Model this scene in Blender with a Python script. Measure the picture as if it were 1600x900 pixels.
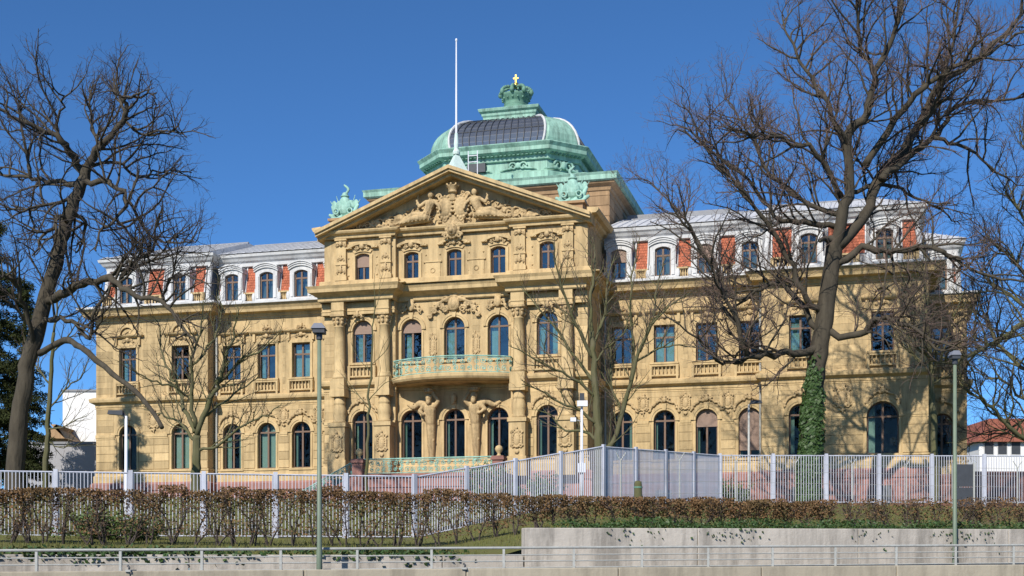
import bpy, bmesh, math, random
from mathutils import Vector, Matrix
for o in list(bpy.data.objects): bpy.data.objects.remove(o)
SC = bpy.context.scene
COL = SC.collection
R = math.radians
# ------------------------------------------------------------------ camera, sky, sun, exposure
FPX = 2050.0; HZ = 893.0; EYE = 1.6           # focal length in photo pixels, horizon row, eye height
cd = bpy.data.cameras.new('camera'); cam = bpy.data.objects.new('camera', cd); COL.objects.link(cam)
cam.location = (0, 0, EYE); cam.rotation_euler = (R(90), 0, 0)
cd.sensor_width = 36; cd.lens = 36 * FPX / 1600; cd.shift_y = (HZ - 450) / 1600
cd.clip_start = 0.5; cd.clip_end = 6000
SC.camera = cam
SUN_AZ, SUN_EL = R(25), R(37)                 # direction the light travels (from +Y towards +X), elevation
wd = bpy.data.worlds.new('World'); SC.world = wd; wd.use_nodes = True
nt = wd.node_tree; nt.nodes.clear()
sky = nt.nodes.new('ShaderNodeTexSky'); sky.sky_type = 'NISHITA'; sky.sun_disc = False
sky.sun_elevation = SUN_EL; sky.sun_rotation = SUN_AZ + math.pi
sky.altitude = 200; sky.air_density = 0.6; sky.dust_density = 0.25; sky.ozone_density = 4.5
bg = nt.nodes.new('ShaderNodeBackground'); bg.inputs[1].default_value = 0.09
wo = nt.nodes.new('ShaderNodeOutputWorld')
tint = nt.nodes.new('ShaderNodeVectorMath'); tint.operation = 'MULTIPLY'; tint.inputs[1].default_value = (.64, 1.03, 1.27)   # deep polarised blue
nt.links.new(sky.outputs[0], tint.inputs[0]); nt.links.new(tint.outputs[0], bg.inputs[0]); nt.links.new(bg.outputs[0], wo.inputs[0])
sd = bpy.data.lights.new('sun', 'SUN'); sd.energy = 4.2; sd.angle = R(0.53); sd.color = (1.0, 0.93, 0.82)
sun = bpy.data.objects.new('sun', sd); COL.objects.link(sun)
ray = Vector((math.sin(SUN_AZ) * math.cos(SUN_EL), math.cos(SUN_AZ) * math.cos(SUN_EL), -math.sin(SUN_EL)))
sun.rotation_euler = ray.to_track_quat('-Z', 'Y').to_euler(); sun.location = (-20, -60, 60)
SC.view_settings.view_transform = 'Standard'; SC.view_settings.look = 'None'
SC.view_settings.exposure = 0.45; SC.view_settings.gamma = 1.0
SC.view_settings.use_curve_mapping = False

# ------------------------------------------------------------------ materials
def mat(name, col, rough=0.8, var=0.15, scale=3.0, bump=0.0, bscale=40.0, metal=0.0, rnd=0.0, col2=None, stretch=(1, 1, 1), spec=0.3, dirt=None, attr=False):
    m = bpy.data.materials.new(name); m.use_nodes = True
    n = m.node_tree.nodes; l = m.node_tree.links; b = n['Principled BSDF']
    b.inputs['Roughness'].default_value = rough; b.inputs['Metallic'].default_value = metal
    b.inputs['Specular IOR Level'].default_value = spec
    tc = n.new('ShaderNodeTexCoord'); mp = n.new('ShaderNodeMapping'); mp.inputs['Scale'].default_value = stretch
    l.new(tc.outputs['Object'], mp.inputs[0])
    nz = n.new('ShaderNodeTexNoise'); nz.inputs['Scale'].default_value = scale; nz.inputs['Detail'].default_value = 6; nz.inputs['Roughness'].default_value = .65
    l.new(mp.outputs[0], nz.inputs['Vector'])
    c2 = col2 or tuple(c * .6 for c in col)
    rp = n.new('ShaderNodeValToRGB'); e = rp.color_ramp.elements
    e[0].position = .5 - .25; e[1].position = .5 + .25
    mixc = lambda t: tuple(col[i] + (c2[i] - col[i]) * t for i in range(3)) + (1,)
    if col2: e[0].color = mixc(1); e[1].color = mixc(0)
    else:
        e[0].color = tuple(c * (1 - var) for c in col) + (1,); e[1].color = tuple(min(1, c * (1 + var)) for c in col) + (1,)
    l.new(nz.outputs[0], rp.inputs[0]); out = rp.outputs[0]
    def mul(fac_socket, lo, hi):
        nonlocal out
        mr = n.new('ShaderNodeMapRange'); mr.inputs[3].default_value = lo; mr.inputs[4].default_value = hi
        l.new(fac_socket, mr.inputs[0])
        mx = n.new('ShaderNodeVectorMath'); mx.operation = 'SCALE'
        l.new(out, mx.inputs[0]); l.new(mr.outputs[0], mx.inputs['Scale']); out = mx.outputs[0]
    if rnd:
        oi = n.new('ShaderNodeObjectInfo'); mul(oi.outputs['Random'], 1 - rnd, 1 + rnd)
    if attr:
        at = n.new('ShaderNodeAttribute'); at.attribute_name = 'tone'; mul(at.outputs['Fac'], .80, 1.14)
    if dirt:                                   # weather streaks and stains of the stone itself
        m2 = n.new('ShaderNodeMapping'); m2.inputs['Scale'].default_value = (1.6, 1.6, .22); l.new(tc.outputs['Object'], m2.inputs[0])
        n2 = n.new('ShaderNodeTexNoise'); n2.inputs['Scale'].default_value = 1.3; n2.inputs['Detail'].default_value = 8; n2.inputs['Roughness'].default_value = .7
        l.new(m2.outputs[0], n2.inputs['Vector'])
        r2 = n.new('ShaderNodeValToRGB'); r2.color_ramp.elements[0].position = .36; r2.color_ramp.elements[1].position = .56
        r2.color_ramp.elements[0].color = (1 - dirt,) * 3 + (1,); r2.color_ramp.elements[1].color = (1, 1, 1, 1)
        l.new(n2.outputs[0], r2.inputs[0])
        mx = n.new('ShaderNodeVectorMath'); mx.operation = 'MULTIPLY'; l.new(out, mx.inputs[0]); l.new(r2.outputs[0], mx.inputs[1]); out = mx.outputs[0]
    l.new(out, b.inputs['Base Color'])
    if bump:
        bn = n.new('ShaderNodeTexNoise'); bn.inputs['Scale'].default_value = bscale; bn.inputs['Detail'].default_value = 5
        l.new(mp.outputs[0], bn.inputs['Vector'])
        bp = n.new('ShaderNodeBump'); bp.inputs['Strength'].default_value = bump; bp.inputs['Distance'].default_value = .03
        l.new(bn.outputs[0], bp.inputs['Height']); l.new(bp.outputs[0], b.inputs['Normal'])
    return m
def glass_mat(name, tint, refl, gc=(.9, .95, 1)):
    m = bpy.data.materials.new(name); m.use_nodes = True
    n = m.node_tree.nodes; l = m.node_tree.links; n.clear()
    o = n.new('ShaderNodeOutputMaterial'); mx = n.new('ShaderNodeMixShader'); t = n.new('ShaderNodeBsdfTransparent'); g = n.new('ShaderNodeBsdfGlossy')
    t.inputs[0].default_value = tint + (1,); g.inputs[0].default_value = gc + (1,); g.inputs['Roughness'].default_value = .03
    nz = n.new('ShaderNodeTexNoise'); nz.inputs['Scale'].default_value = .9; tc = n.new('ShaderNodeTexCoord'); l.new(tc.outputs['Object'], nz.inputs['Vector'])
    bp = n.new('ShaderNodeBump'); bp.inputs['Strength'].default_value = .3; bp.inputs['Distance'].default_value = .1
    l.new(nz.outputs[0], bp.inputs['Height']); l.new(bp.outputs[0], g.inputs['Normal'])
    fr = n.new('ShaderNodeFresnel'); fr.inputs[0].default_value = 1.5
    ad = n.new('ShaderNodeMath'); ad.operation = 'ADD'; ad.inputs[1].default_value = refl; l.new(fr.outputs[0], ad.inputs[0])
    l.new(ad.outputs[0], mx.inputs[0]); l.new(t.outputs[0], mx.inputs[1]); l.new(g.outputs[0], mx.inputs[2]); l.new(mx.outputs[0], o.inputs[0])
    return m
SAND = (.51, .378, .202)
M = dict(
    stone=mat('sandstone', SAND, .9, .16, 1.1, .3, 22, dirt=.36),
    block=mat('sandstone_block', SAND, .9, .12, 1.4, .3, 25, attr=True, rnd=.12, dirt=.3),
    trim=mat('sandstone_trim', (.54, .40, .212), .88, .16, 1.6, .3, 30, dirt=.32),
    carve=mat('sandstone_carved', (.49, .36, .195), .9, .28, 7, .7, 26, dirt=.45),
    brown=mat('brown_sandstone', (.36, .235, .13), .9, .16, 1.5, .25, 20, rnd=.08, dirt=.25),
    red=mat('red_sandstone', (.30, .15, .125), .9, .18, 1.5, .3, 18, rnd=.1, dirt=.3),
    copper=mat('green_copper', (.33, .53, .435), .65, .2, 1.5, .15, 20, col2=(.22, .40, .32), stretch=(1.5, 1.5, .25), dirt=.5),
    copperlt=mat('pale_green_copper', (.38, .60, .51), .7, .2, 3, .3, 25, col2=(.18, .36, .30), dirt=.35),
    copperw=mat('whitish_copper', (.55, .68, .64), .7, .1, 2, .1, 20, dirt=.2),
    copperd=mat('dark_patina_copper', (.12, .24, .18), .7, .25, 3, .2, 25),
    zinc=mat('zinc_roof', (.56, .57, .59), .5, .10, .8, .05, 10, metal=.0, spec=.5, rnd=.04, dirt=.15),
    zincw=mat('white_zinc_trim', (.56, .565, .57), .6, .08, 1.5, .05, 20, dirt=.22),
    zincd=mat('grey_slate_zinc', (.22, .225, .24), .6, .15, 2),
    tile=mat('red_roof_tile', (.30, .105, .07), .8, .2, 6, .1, 40, rnd=.2),
    frame=mat('brown_window_frame', (.17, .11, .08), .6, .1, 6),
    shutter=mat('brown_roller_shutter', (.27, .19, .15), .7, .06, 3),
    glass=glass_mat('window_glass', (.5, .58, .56), .0, (.42, .45, .45)),
    glassup=glass_mat('upper_window_glass', (.45, .58, .58), .13, (.72, .82, .82)),
    glassd=glass_mat('dome_glass', (.6, .62, .65), .13),
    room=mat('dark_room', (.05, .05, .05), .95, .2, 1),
    curtain=mat('pale_green_curtain', (.62, .74, .68), .9, .06, 3),
    gold=mat('gilding', (.85, .55, .12), .3, .05, 4, metal=.9),
    white=mat('white_paint', (.72, .74, .80), .55, .05, 2, dirt=.1),
    fence=mat('pale_blue_grey_paint', (.50, .52, .60), .5, .1, 3, rnd=.06, dirt=.3),
    steel=mat('galvanised_steel', (.42, .43, .41), .5, .2, 8, .1, 40, col2=(.30, .30, .28)),
    pole=mat('green_painted_steel', (.15, .19, .135), .5, .12, 4, spec=.4),
    dark=mat('dark_metal', (.05, .055, .065), .5, .15, 5),
    lampgrey=mat('grey_lamp_housing', (.20, .21, .25), .5, .1, 5),
    concrete=mat('concrete', (.44, .40, .35), .9, .14, 1.2, .35, 12, rnd=.06, dirt=.45),
    barrier=mat('beige_concrete', (.38, .335, .255), .9, .1, .8, .25, 10, rnd=.06, dirt=.3),
    asphalt=mat('asphalt', (.05, .05, .052), .9, .2, 6, .3, 60),
    grass=mat('lawn', (.11, .135, .03), .95, .3, 1.5, .5, 40, col2=(.13, .11, .04)),
    soil=mat('soil', (.07, .05, .033), .95, .3, 3, .5, 30),
    bark=mat('oak_bark', (.085, .072, .052), .95, .3, 3, 1.0, 9, col2=(.038, .032, .024), stretch=(1, 1, .3)),
    barkm=mat('mossy_bark', (.125, .112, .07), .95, .3, 3, .6, 14, col2=(.08, .085, .03), stretch=(1, 1, .3)),
    twig=mat('twig_bark', (.06, .048, .042), .9, .2, 4),
    twigr=mat('reddish_twigs', (.125, .088, .072), .9, .2, 4),
    hedge=mat('brown_hedge_leaves', (.20, .105, .05), .85, .3, 1.2, col2=(.11, .08, .035)),
    shrub=mat('shrub_leaves', (.09, .14, .035), .6, .3, 3, col2=(.05, .085, .02), spec=.4),
    ivy=mat('ivy_leaves', (.05, .095, .022), .55, .3, 3, col2=(.025, .055, .014), spec=.4),
    pine=mat('conifer_needles', (.035, .042, .016), .9, .3, 2, spec=.05),
    render=mat('white_render', (.74, .74, .74), .9, .04, 1),
    greyrender=mat('grey_render', (.33, .33, .35), .9, .06, 1),
)
# ------------------------------------------------------------------ mesh builder
class MB:
    def __init__(s): s.v = []; s.f = []; s.tone = []
    def quad(s, *p):
        i = len(s.v); s.v += [tuple(q) for q in p]; s.f.append(tuple(range(i, i + len(p)))); return s
    def box(s, x0, x1, y0, y1, z0, z1, tone=None):
        i = len(s.v)
        s.v += [(x0, y0, z0), (x1, y0, z0), (x1, y1, z0), (x0, y1, z0), (x0, y0, z1), (x1, y0, z1), (x1, y1, z1), (x0, y1, z1)]
        s.f += [tuple(i + k for k in q) for q in ((0, 3, 2, 1), (4, 5, 6, 7), (0, 1, 5, 4), (1, 2, 6, 5), (2, 3, 7, 6), (3, 0, 4, 7))]
        if tone is not None: s.tone += [tone] * 8
        return s
    def obox(s, c, ex, ey, ez):                 # oriented box: centre and three half-axis vectors
        c = Vector(c); ex, ey, ez = Vector(ex), Vector(ey), Vector(ez); i = len(s.v)
        for sz in (-1, 1):
            for sx, sy in ((-1, -1), (1, -1), (1, 1), (-1, 1)): s.v.append(tuple(c + ex * sx + ey * sy + ez * sz))
        s.f += [tuple(i + k for k in q) for q in ((0, 3, 2, 1), (4, 5, 6, 7), (0, 1, 5, 4), (1, 2, 6, 5), (2, 3, 7, 6), (3, 0, 4, 7))]
        return s
    def prism(s, pts, y0, y1):                  # polygon in x,z extruded along y
        n = len(pts); i = len(s.v)
        s.v += [(x, y0, z) for x, z in pts] + [(x, y1, z) for x, z in pts]
        s.f.append(tuple(range(i, i + n))); s.f.append(tuple(range(i + 2 * n - 1, i + n - 1, -1)))
        for k in range(n): s.f.append((i + k, i + n + k, i + n + (k + 1) % n, i + (k + 1) % n))
        return s
    def strip(s, inner, outer, y0, y1):         # band between two x,z polylines, extruded y0..y1
        for k in range(len(inner) - 1):
            s.prism([inner[k], inner[k + 1], outer[k + 1], outer[k]], y0, y1)
        return s
    def lathe(s, cx, cy, prof, n=12, cap=True):
        i = len(s.v); m = len(prof)
        for r, z in prof:
            for k in range(n):
                a = 2 * math.pi * k / n; s.v.append((cx + r * math.cos(a), cy + r * math.sin(a), z))
        for j in range(m - 1):
            for k in range(n): s.f.append((i + j * n + k, i + j * n + (k + 1) % n, i + (j + 1) * n + (k + 1) % n, i + (j + 1) * n + k))
        if cap: s.f.append(tuple(i + k for k in range(n - 1, -1, -1))); s.f.append(tuple(i + (m - 1) * n + k for k in range(n)))
        return s
    def tube(s, pts, radii, n=6, cap=True):
        i = len(s.v); m = len(pts); u = None
        for j in range(m):
            p = pts[j]; a = pts[max(j - 1, 0)]; b = pts[min(j + 1, m - 1)]
            dx, dy, dz = b[0] - a[0], b[1] - a[1], b[2] - a[2]
            L = math.sqrt(dx * dx + dy * dy + dz * dz) or 1e-6; dx /= L; dy /= L; dz /= L
            if u is None: u = (1., 0., 0.) if abs(dx) < .8 else (0., 1., 0.)
            d = u[0] * dx + u[1] * dy + u[2] * dz
            ux, uy, uz = u[0] - d * dx, u[1] - d * dy, u[2] - d * dz
            L = math.sqrt(ux * ux + uy * uy + uz * uz)
            if L < 1e-4: ux, uy, uz = -dy, dx, 0.; L = math.sqrt(ux * ux + uy * uy) or 1.
            ux /= L; uy /= L; uz /= L; u = (ux, uy, uz)
            vx, vy, vz = dy * uz - dz * uy, dz * ux - dx * uz, dx * uy - dy * ux
            r = radii[j] if hasattr(radii, '__len__') else radii
            for k in range(n):
                c, q = TRIG[n][k]; c *= r; q *= r
                s.v.append((p[0] + ux * c + vx * q, p[1] + uy * c + vy * q, p[2] + uz * c + vz * q))
        for j in range(m - 1):
            b0 = i + j * n
            for k in range(n):
                k2 = k + 1 if k + 1 < n else 0
                s.f.append((b0 + k, b0 + k2, b0 + n + k2, b0 + n + k))
        if cap and n > 3:
            s.f.append(tuple(range(i + n - 1, i - 1, -1))); s.f.append(tuple(range(i + (m - 1) * n, i + m * n)))
        return s
    def ball(s, c, r, n=8, m=6, rot=None):
        if not hasattr(r, '__len__'): r = (r, r, r)
        i = len(s.v); c = Vector(c)
        for j in range(1, m):
            b = math.pi * j / m
            for k in range(n):
                a = 2 * math.pi * k / n
                p = Vector((r[0] * math.sin(b) * math.cos(a), r[1] * math.sin(b) * math.sin(a), r[2] * math.cos(b)))
                if rot: p = rot @ p
                s.v.append(tuple(c + p))
        for sg in (1, -1):
            p = Vector((0, 0, r[2] * sg)); p = rot @ p if rot else p; s.v.append(tuple(c + p))
        t = len(s.v) - 2
        for j in range(m - 2):
            for k in range(n): s.f.append((i + j * n + k, i + (j + 1) * n + k, i + (j + 1) * n + (k + 1) % n, i + j * n + (k + 1) % n))
        for k in range(n):
            s.f.append((t, i + k, i + (k + 1) % n)); s.f.append((t + 1, i + (m - 2) * n + (k + 1) % n, i + (m - 2) * n + k))
        return s
    def cap(s, a, b, ra, rb, n=8):              # tapered limb with round ends (closed)
        a = Vector(a); b = Vector(b); d = (b - a); d = d.normalized() if d.length else Vector((0, 0, 1))
        pts = [a - d * ra * .85, a - d * ra * .5, a, b, b + d * rb * .5, b + d * rb * .85]
        return s.tube([tuple(p) for p in pts], [ra * .5, ra * .86, ra, rb, rb * .86, rb * .5], n)
    def sweep(s, path, prof, closed=False, caps=True):   # plan path (x,y), profile (out,z), mitred; outward is to the right of the walk
        n = len(path); i = len(s.v); m = len(prof)
        for j in range(n):
            p = Vector(path[j])
            a = Vector(path[j - 1]) if (j > 0 or closed) else None; b = Vector(path[(j + 1) % n]) if (j < n - 1 or closed) else None
            d1 = (p - a).normalized() if a is not None else None; d2 = (b - p).normalized() if b is not None else None
            if d1 is None: d1 = d2
            if d2 is None: d2 = d1
            n1 = Vector((d1.y, -d1.x)); n2 = Vector((d2.y, -d2.x)); h = n1 + n2
            mi = h / max(.2, (1 + n1.dot(n2)))
            for o, z in prof: s.v.append((p.x + mi.x * o, p.y + mi.y * o, z))
        for j in range(n if closed else n - 1):
            a = i + j * m; b = i + ((j + 1) % n) * m
            for k in range(m - 1): s.f.append((a + k, b + k, b + k + 1, a + k + 1))
        if caps and not closed:
            s.f.append(tuple(i + k for k in range(m))); s.f.append(tuple(i + (n - 1) * m + k for k in range(m - 1, -1, -1)))
        return s
    def add(s, o, mx):
        i = len(s.v); s.v += [tuple(mx @ Vector(p)) for p in o.v]; s.f += [tuple(i + k for k in q) for q in o.f]; return s
    def mesh(s, name, fix=True):
        me = bpy.data.meshes.new(name); me.from_pydata(s.v, [], s.f)
        if s.tone and len(s.tone) == len(s.v):
            at = me.attributes.new('tone', 'FLOAT', 'POINT'); at.data.foreach_set('value', s.tone)
        if fix:
            bm = bmesh.new(); bm.from_mesh(me); bmesh.ops.recalc_face_normals(bm, faces=bm.faces); bm.to_mesh(me); bm.free()
        me.update(); return me
    def obj(s, name, m, parent=None, smooth=False, fix=True):
        return mkobj(name, s.mesh(name, fix), m, parent, smooth)
TRIG = {n: [(math.cos(2 * math.pi * k / n), math.sin(2 * math.pi * k / n)) for k in range(n)] for n in range(3, 25)}
def mkobj(name, me, m, parent=None, smooth=False):
    if not me.materials: me.materials.append(M[m] if isinstance(m, str) else m)
    if smooth: me.polygons.foreach_set('use_smooth', [True] * len(me.polygons))
    o = bpy.data.objects.new(name, me); COL.objects.link(o)
    if parent: o.parent = parent
    return o
def empty(name, loc=(0, 0, 0), rz=0):
    o = bpy.data.objects.new(name, None); COL.objects.link(o); o.location = loc; o.rotation_euler = (0, 0, rz); return o
def tag(o, label=None, cat=None, group=None, kind=None):
    for k, v in (('label', label), ('category', cat), ('group', group), ('kind', kind)):
        if v: o[k] = v
    return o
def remesh(mb, vox, name, smooth=True):          # fuse overlapping closed shapes into one carved surface
    o = mb.obj('tmp', 'stone'); md = o.modifiers.new('r', 'REMESH'); md.mode = 'VOXEL'; md.voxel_size = vox
    ms = o.modifiers.new('s', 'SMOOTH'); ms.iterations = 1; ms.factor = .5
    dg = bpy.context.evaluated_depsgraph_get(); ev = o.evaluated_get(dg)
    me = bpy.data.meshes.new_from_object(ev); me.name = name; me.materials.clear()
    old = o.data; bpy.data.objects.remove(o); bpy.data.meshes.remove(old)
    me.polygons.foreach_set('use_smooth', [True] * len(me.polygons)); return me
def arc(cx, cz, r, a0, a1, n): return [(cx + r * math.cos(R(a0 + (a1 - a0) * k / n)), cz + r * math.sin(R(a0 + (a1 - a0) * k / n))) for k in range(n + 1)]
def at(u, v, Y): return Vector(((u - 800) / FPX * Y, Y, EYE + (HZ - v) / FPX * Y))    # a photo pixel at a known distance -> place
# building frame: s along the front, t into the house
TH = math.atan(FPX / 7720.); Y0 = 85.; CT, ST = math.cos(TH), math.sin(TH)
def sz(u, v, t):
    k = (u - 800) / FPX; s_ = (k * (Y0 + t * CT) - t * ST) / (CT + k * ST); Y = Y0 - s_ * ST + t * CT
    return s_, EYE + (HZ - v) / FPX * Y
# street frame
P0 = Vector((-10.87, 30.0)); E = Vector((math.cos(R(15)), math.sin(R(15)))); NN = Vector((-E.y, E.x))
def street(a, d): p = P0 + E * a + NN * d; return p.x, p.y
def to_street(x, y): q = Vector((x, y)) - P0; return q.dot(E), q.dot(NN)
def lerp_tab(tab, x):
    if x <= tab[0][0]: return tab[0][1]
    for (x0, y0), (x1, y1) in zip(tab, tab[1:]):
        if x <= x1: t = (x - x0) / (x1 - x0); t = t * t * (3 - 2 * t) if False else t; return y0 + (y1 - y0) * t
    return tab[-1][1]
A_WALL = 11.75
def ground(x, y):
    a, d = to_street(x, y)
    l = lerp_tab([(0.9, 1.95), (9, 2.35), (13, 2.6), (16, 2.85), (23, 4.3), (32, 5.2), (60, 5.4)], d)
    r = lerp_tab([(0.9, 2.72), (9, 3.1), (14, 3.6), (20, 4.45), (27, 4.87), (40, 5.3), (60, 5.4)], d)
    w = min(1, max(0, (a - A_WALL + .3) / (1.5 + max(0, d - 2) * .35))); return l + (r - l) * w
# ================================================================== large structure: ground, street
rng = random.Random(7)
mb = MB()
xs = [-400, -150, -80, -50] + [-40 + 1.0 * i for i in range(91)] + [60, 90, 160, 400]
na = len(xs); ds = [0.95, 1.5, 2.5, 4, 6, 8, 10, 12, 14, 16, 18, 20, 23, 26, 30, 35, 40, 50, 70, 110, 200, 500, 1500]
for d in ds:
    for a in xs:
        x, y = street(a, d); mb.v.append((x, y, ground(x, y) + (rng.uniform(-.03, .03) if 1.2 < d < 40 else 0)))
for j in range(len(ds) - 1):
    for i in range(na - 1): mb.f.append((j * na + i, j * na + i + 1, (j + 1) * na + i + 1, (j + 1) * na + i))
tag(mb.obj('lawn_terrain', 'grass', smooth=True), kind='structure')
mb = MB(); mb.quad(*[(*street(a, d), 0.) for a, d in ((-900, -900), (900, -900), (900, .8), (-900, .8))])
tag(mb.obj('road', 'asphalt'), kind='structure')
mb = MB()
for k in range(-8, 12):
    for q in (-16, -20):
        c = [street(k * 6 + da, q + dd) for da, dd in ((0, 0), (3, 0), (3, .12), (0, .12))]; mb.quad(*[(x, y, .004) for x, y in c])
tag(mb.obj('lane_markings', 'white'), kind='structure')

# ================================================================== the palace
PAL = tag(empty('palace', (0, Y0, 0), -TH), 'yellow sandstone palace with pediment, copper dome and red mansard roof', 'palace')
CX = -2.65
ZP, ZG, ZS, ZC, ZA, ZB = 7.75, 13.35, 13.72, 19.2, 20.0, 23.0
def top_fn(w, zt, kind):
    h = w / 2
    if kind == 'semi': return lambda x: zt - h + math.sqrt(max(0, h * h - x * x))
    if kind == 'seg':
        rise = w * .16; r = (h * h + rise * rise) / (2 * rise); return lambda x: zt - r + math.sqrt(max(0, r * r - x * x))
    return lambda x: zt
def xs_for(w, kind, n=14):
    if kind == 'flat': return [-w / 2, w / 2]
    if kind == 'semi': return [-w / 2 * math.cos(math.pi * k / n) for k in range(n + 1)]
    return [-w / 2 + w * k / 8 for k in range(9)]
def wall(s0, s1, z0, z1, t, ops, m='stone', depth=.45, name='wall'):
    mb = MB(); c = s0
    for sc, w, zb, zt, kd in sorted(ops):
        a, b = sc - w / 2, sc + w / 2
        mb.quad((c, t, z0), (a, t, z0), (a, t, z1), (c, t, z1)); mb.quad((a, t, z0), (b, t, z0), (b, t, zb), (a, t, zb))
        f = top_fn(w, zt, kd); X = xs_for(w, kd)
        for x0, x1 in zip(X, X[1:]):
            mb.quad((sc + x0, t, f(x0)), (sc + x1, t, f(x1)), (sc + x1, t, z1), (sc + x0, t, z1))
            mb.quad((sc + x0, t, f(x0)), (sc + x1, t, f(x1)), (sc + x1, t + depth, f(x1)), (sc + x0, t + depth, f(x0)))
        mb.quad((a, t, zb), (a, t, f(-w / 2)), (a, t + depth, f(-w / 2)), (a, t + depth, zb))
        mb.quad((b, t, zb), (b, t, f(w / 2)), (b, t + depth, f(w / 2)), (b, t + depth, zb))
        mb.quad((a, t, zb), (b, t, zb), (b, t + depth, zb), (a, t + depth, zb)); c = b
    mb.quad((c, t, z0), (s1, t, z0), (s1, t, z1), (c, t, z1))
    return mb.obj(name, m, PAL, fix=False)
def window(sc, w, zb, zt, kd, t, glass='glass', blind=0, curtain=None, inset=.26, transom=None, seed=0):
    r = random.Random(int(sc * 97 + zb * 13)); f = top_fn(w, zt, kd); X = xs_for(w, kd, 12); T = t + inset; fw = .085
    outer = [(sc - w / 2, zb)] + [(sc + x, f(x)) for x in X] + [(sc + w / 2, zb)]
    wi = w - 2 * fw; g = top_fn(wi, zt - fw, kd); Xi = xs_for(wi, kd, 12)
    inner = [(sc - wi / 2, zb + fw)] + [(sc + x, g(x)) for x in Xi] + [(sc + wi / 2, zb + fw)]
    mb = MB(); mb.strip(inner, outer, T, T + .1)
    mb.prism([outer[0], outer[-1], inner[-1], inner[0]], T, T + .1)
    zt_ = transom if transom else zb + (zt - zb) * .68
    mb.box(sc - .06, sc + .06, T - .015, T + .085, zb + fw, zt - fw); mb.box(sc - wi / 2, sc + wi / 2, T - .022, T + .08, zt_ - .055, zt_ + .055)
    W = mb.obj('window', 'frame', PAL)
    for sg in (-1, 1):                          # four lights, each a pane
        a, b = (-wi / 2, -.06) if sg < 0 else (.06, wi / 2)
        MB().quad((sc + a, T + .05, zb + fw), (sc + b, T + .05, zb + fw), (sc + b, T + .05, zt_ - .05), (sc + a, T + .05, zt_ - .05)).obj('pane', glass, W, fix=False)
        q = [a + (b - a) * k / 7 for k in range(8)]
        MB().quad((sc + a, T + .05, zt_ + .05), (sc + b, T + .05, zt_ + .05), *[(sc + x, T + .05, max(zt_ + .051, g(x))) for x in reversed(q)]).obj('pane', glass, W, fix=False)
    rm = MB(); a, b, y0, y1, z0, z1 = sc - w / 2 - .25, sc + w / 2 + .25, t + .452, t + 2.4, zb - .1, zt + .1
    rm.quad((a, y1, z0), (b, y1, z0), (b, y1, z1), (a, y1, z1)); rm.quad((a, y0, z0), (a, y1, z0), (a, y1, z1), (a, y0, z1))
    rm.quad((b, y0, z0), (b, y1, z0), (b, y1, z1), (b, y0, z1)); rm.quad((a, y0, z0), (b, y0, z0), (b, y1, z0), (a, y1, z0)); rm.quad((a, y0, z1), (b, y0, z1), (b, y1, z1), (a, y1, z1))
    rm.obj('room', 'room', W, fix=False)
    if curtain:
        for c0, c1 in curtain:                  # drawn curtain, fractions of the width, with folds
            mb = MB(); n = 14; x0 = sc - wi / 2 + wi * c0; x1 = sc - wi / 2 + wi * c1
            for k in range(n + 1):
                x = x0 + (x1 - x0) * k / n; y = T + .2 + .03 * (k % 2) + r.uniform(0, .012)
                mb.v += [(x, y, zb + .05), (x, y, min(zt - .1, f(min(w / 2 - .02, max(-w / 2 + .02, x - sc)))))]
            for k in range(n): mb.f.append((2 * k, 2 * k + 2, 2 * k + 3, 2 * k + 1))
            mb.obj('curtain', 'curtain', W, fix=False)
    if blind:                                   # roller shutter let down from the top, slat by slat
        mb = MB(); zl = zt - (zt - zb) * blind; z = zt - .03
        while z - .09 > zl:
            h = max(.02, min(w / 2, math.sqrt(max(.0004, (w / 2) ** 2 - max(0, z - .05 - (zt - w / 2)) ** 2)) if kd == 'semi' else w / 2) - .02)
            mb.box(sc - h, sc + h, T - .05, T - .026, z - .086, z); z -= .09
        mb.obj('roller_shutter', 'shutter', W)
    return W
def arch_surround(sc, w, zb, zt, t, m='trim', ring=.3, proud=.09, jamb=True):
    h = w / 2; zs = zt - h; mb = MB()
    for r0, r1, p in ((h, h + ring * .45, proud * .6), (h + ring * .45, h + ring, proud)):
        mb.strip(arc(sc, zs, r0 + .002, 180, 0, 16), arc(sc, zs, r1, 180, 0, 16), t - p, t + .02)
    if jamb:
        for sg in (-1, 1):
            a, b = sorted((sc + sg * (h + .002), sc + sg * (h + .13))); mb.box(a, b, t - .05, t + .02, zb, zs - .14)
    mb.prism([(sc - .1, zt - .02), (sc + .1, zt - .02), (sc + .16, zt + ring + .1), (sc - .16, zt + ring + .1)], t - proud - .07, t + .02)
    mb.box(sc - h - .2, sc + h + .2, t - .12, t + .1, zb - .14, zb - .003)
    return mb.obj('window_surround', m, PAL)
def baluster_mesh(h):
    r = .065
    return MB().lathe(0, 0, [(r, 0), (r, .06 * h), (r * .5, .12 * h), (r * 1.05, .38 * h), (r * .55, .72 * h), (r * .5, .86 * h), (r, .92 * h), (r, h)], 8).mesh('baluster')
BAL = {}
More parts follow.
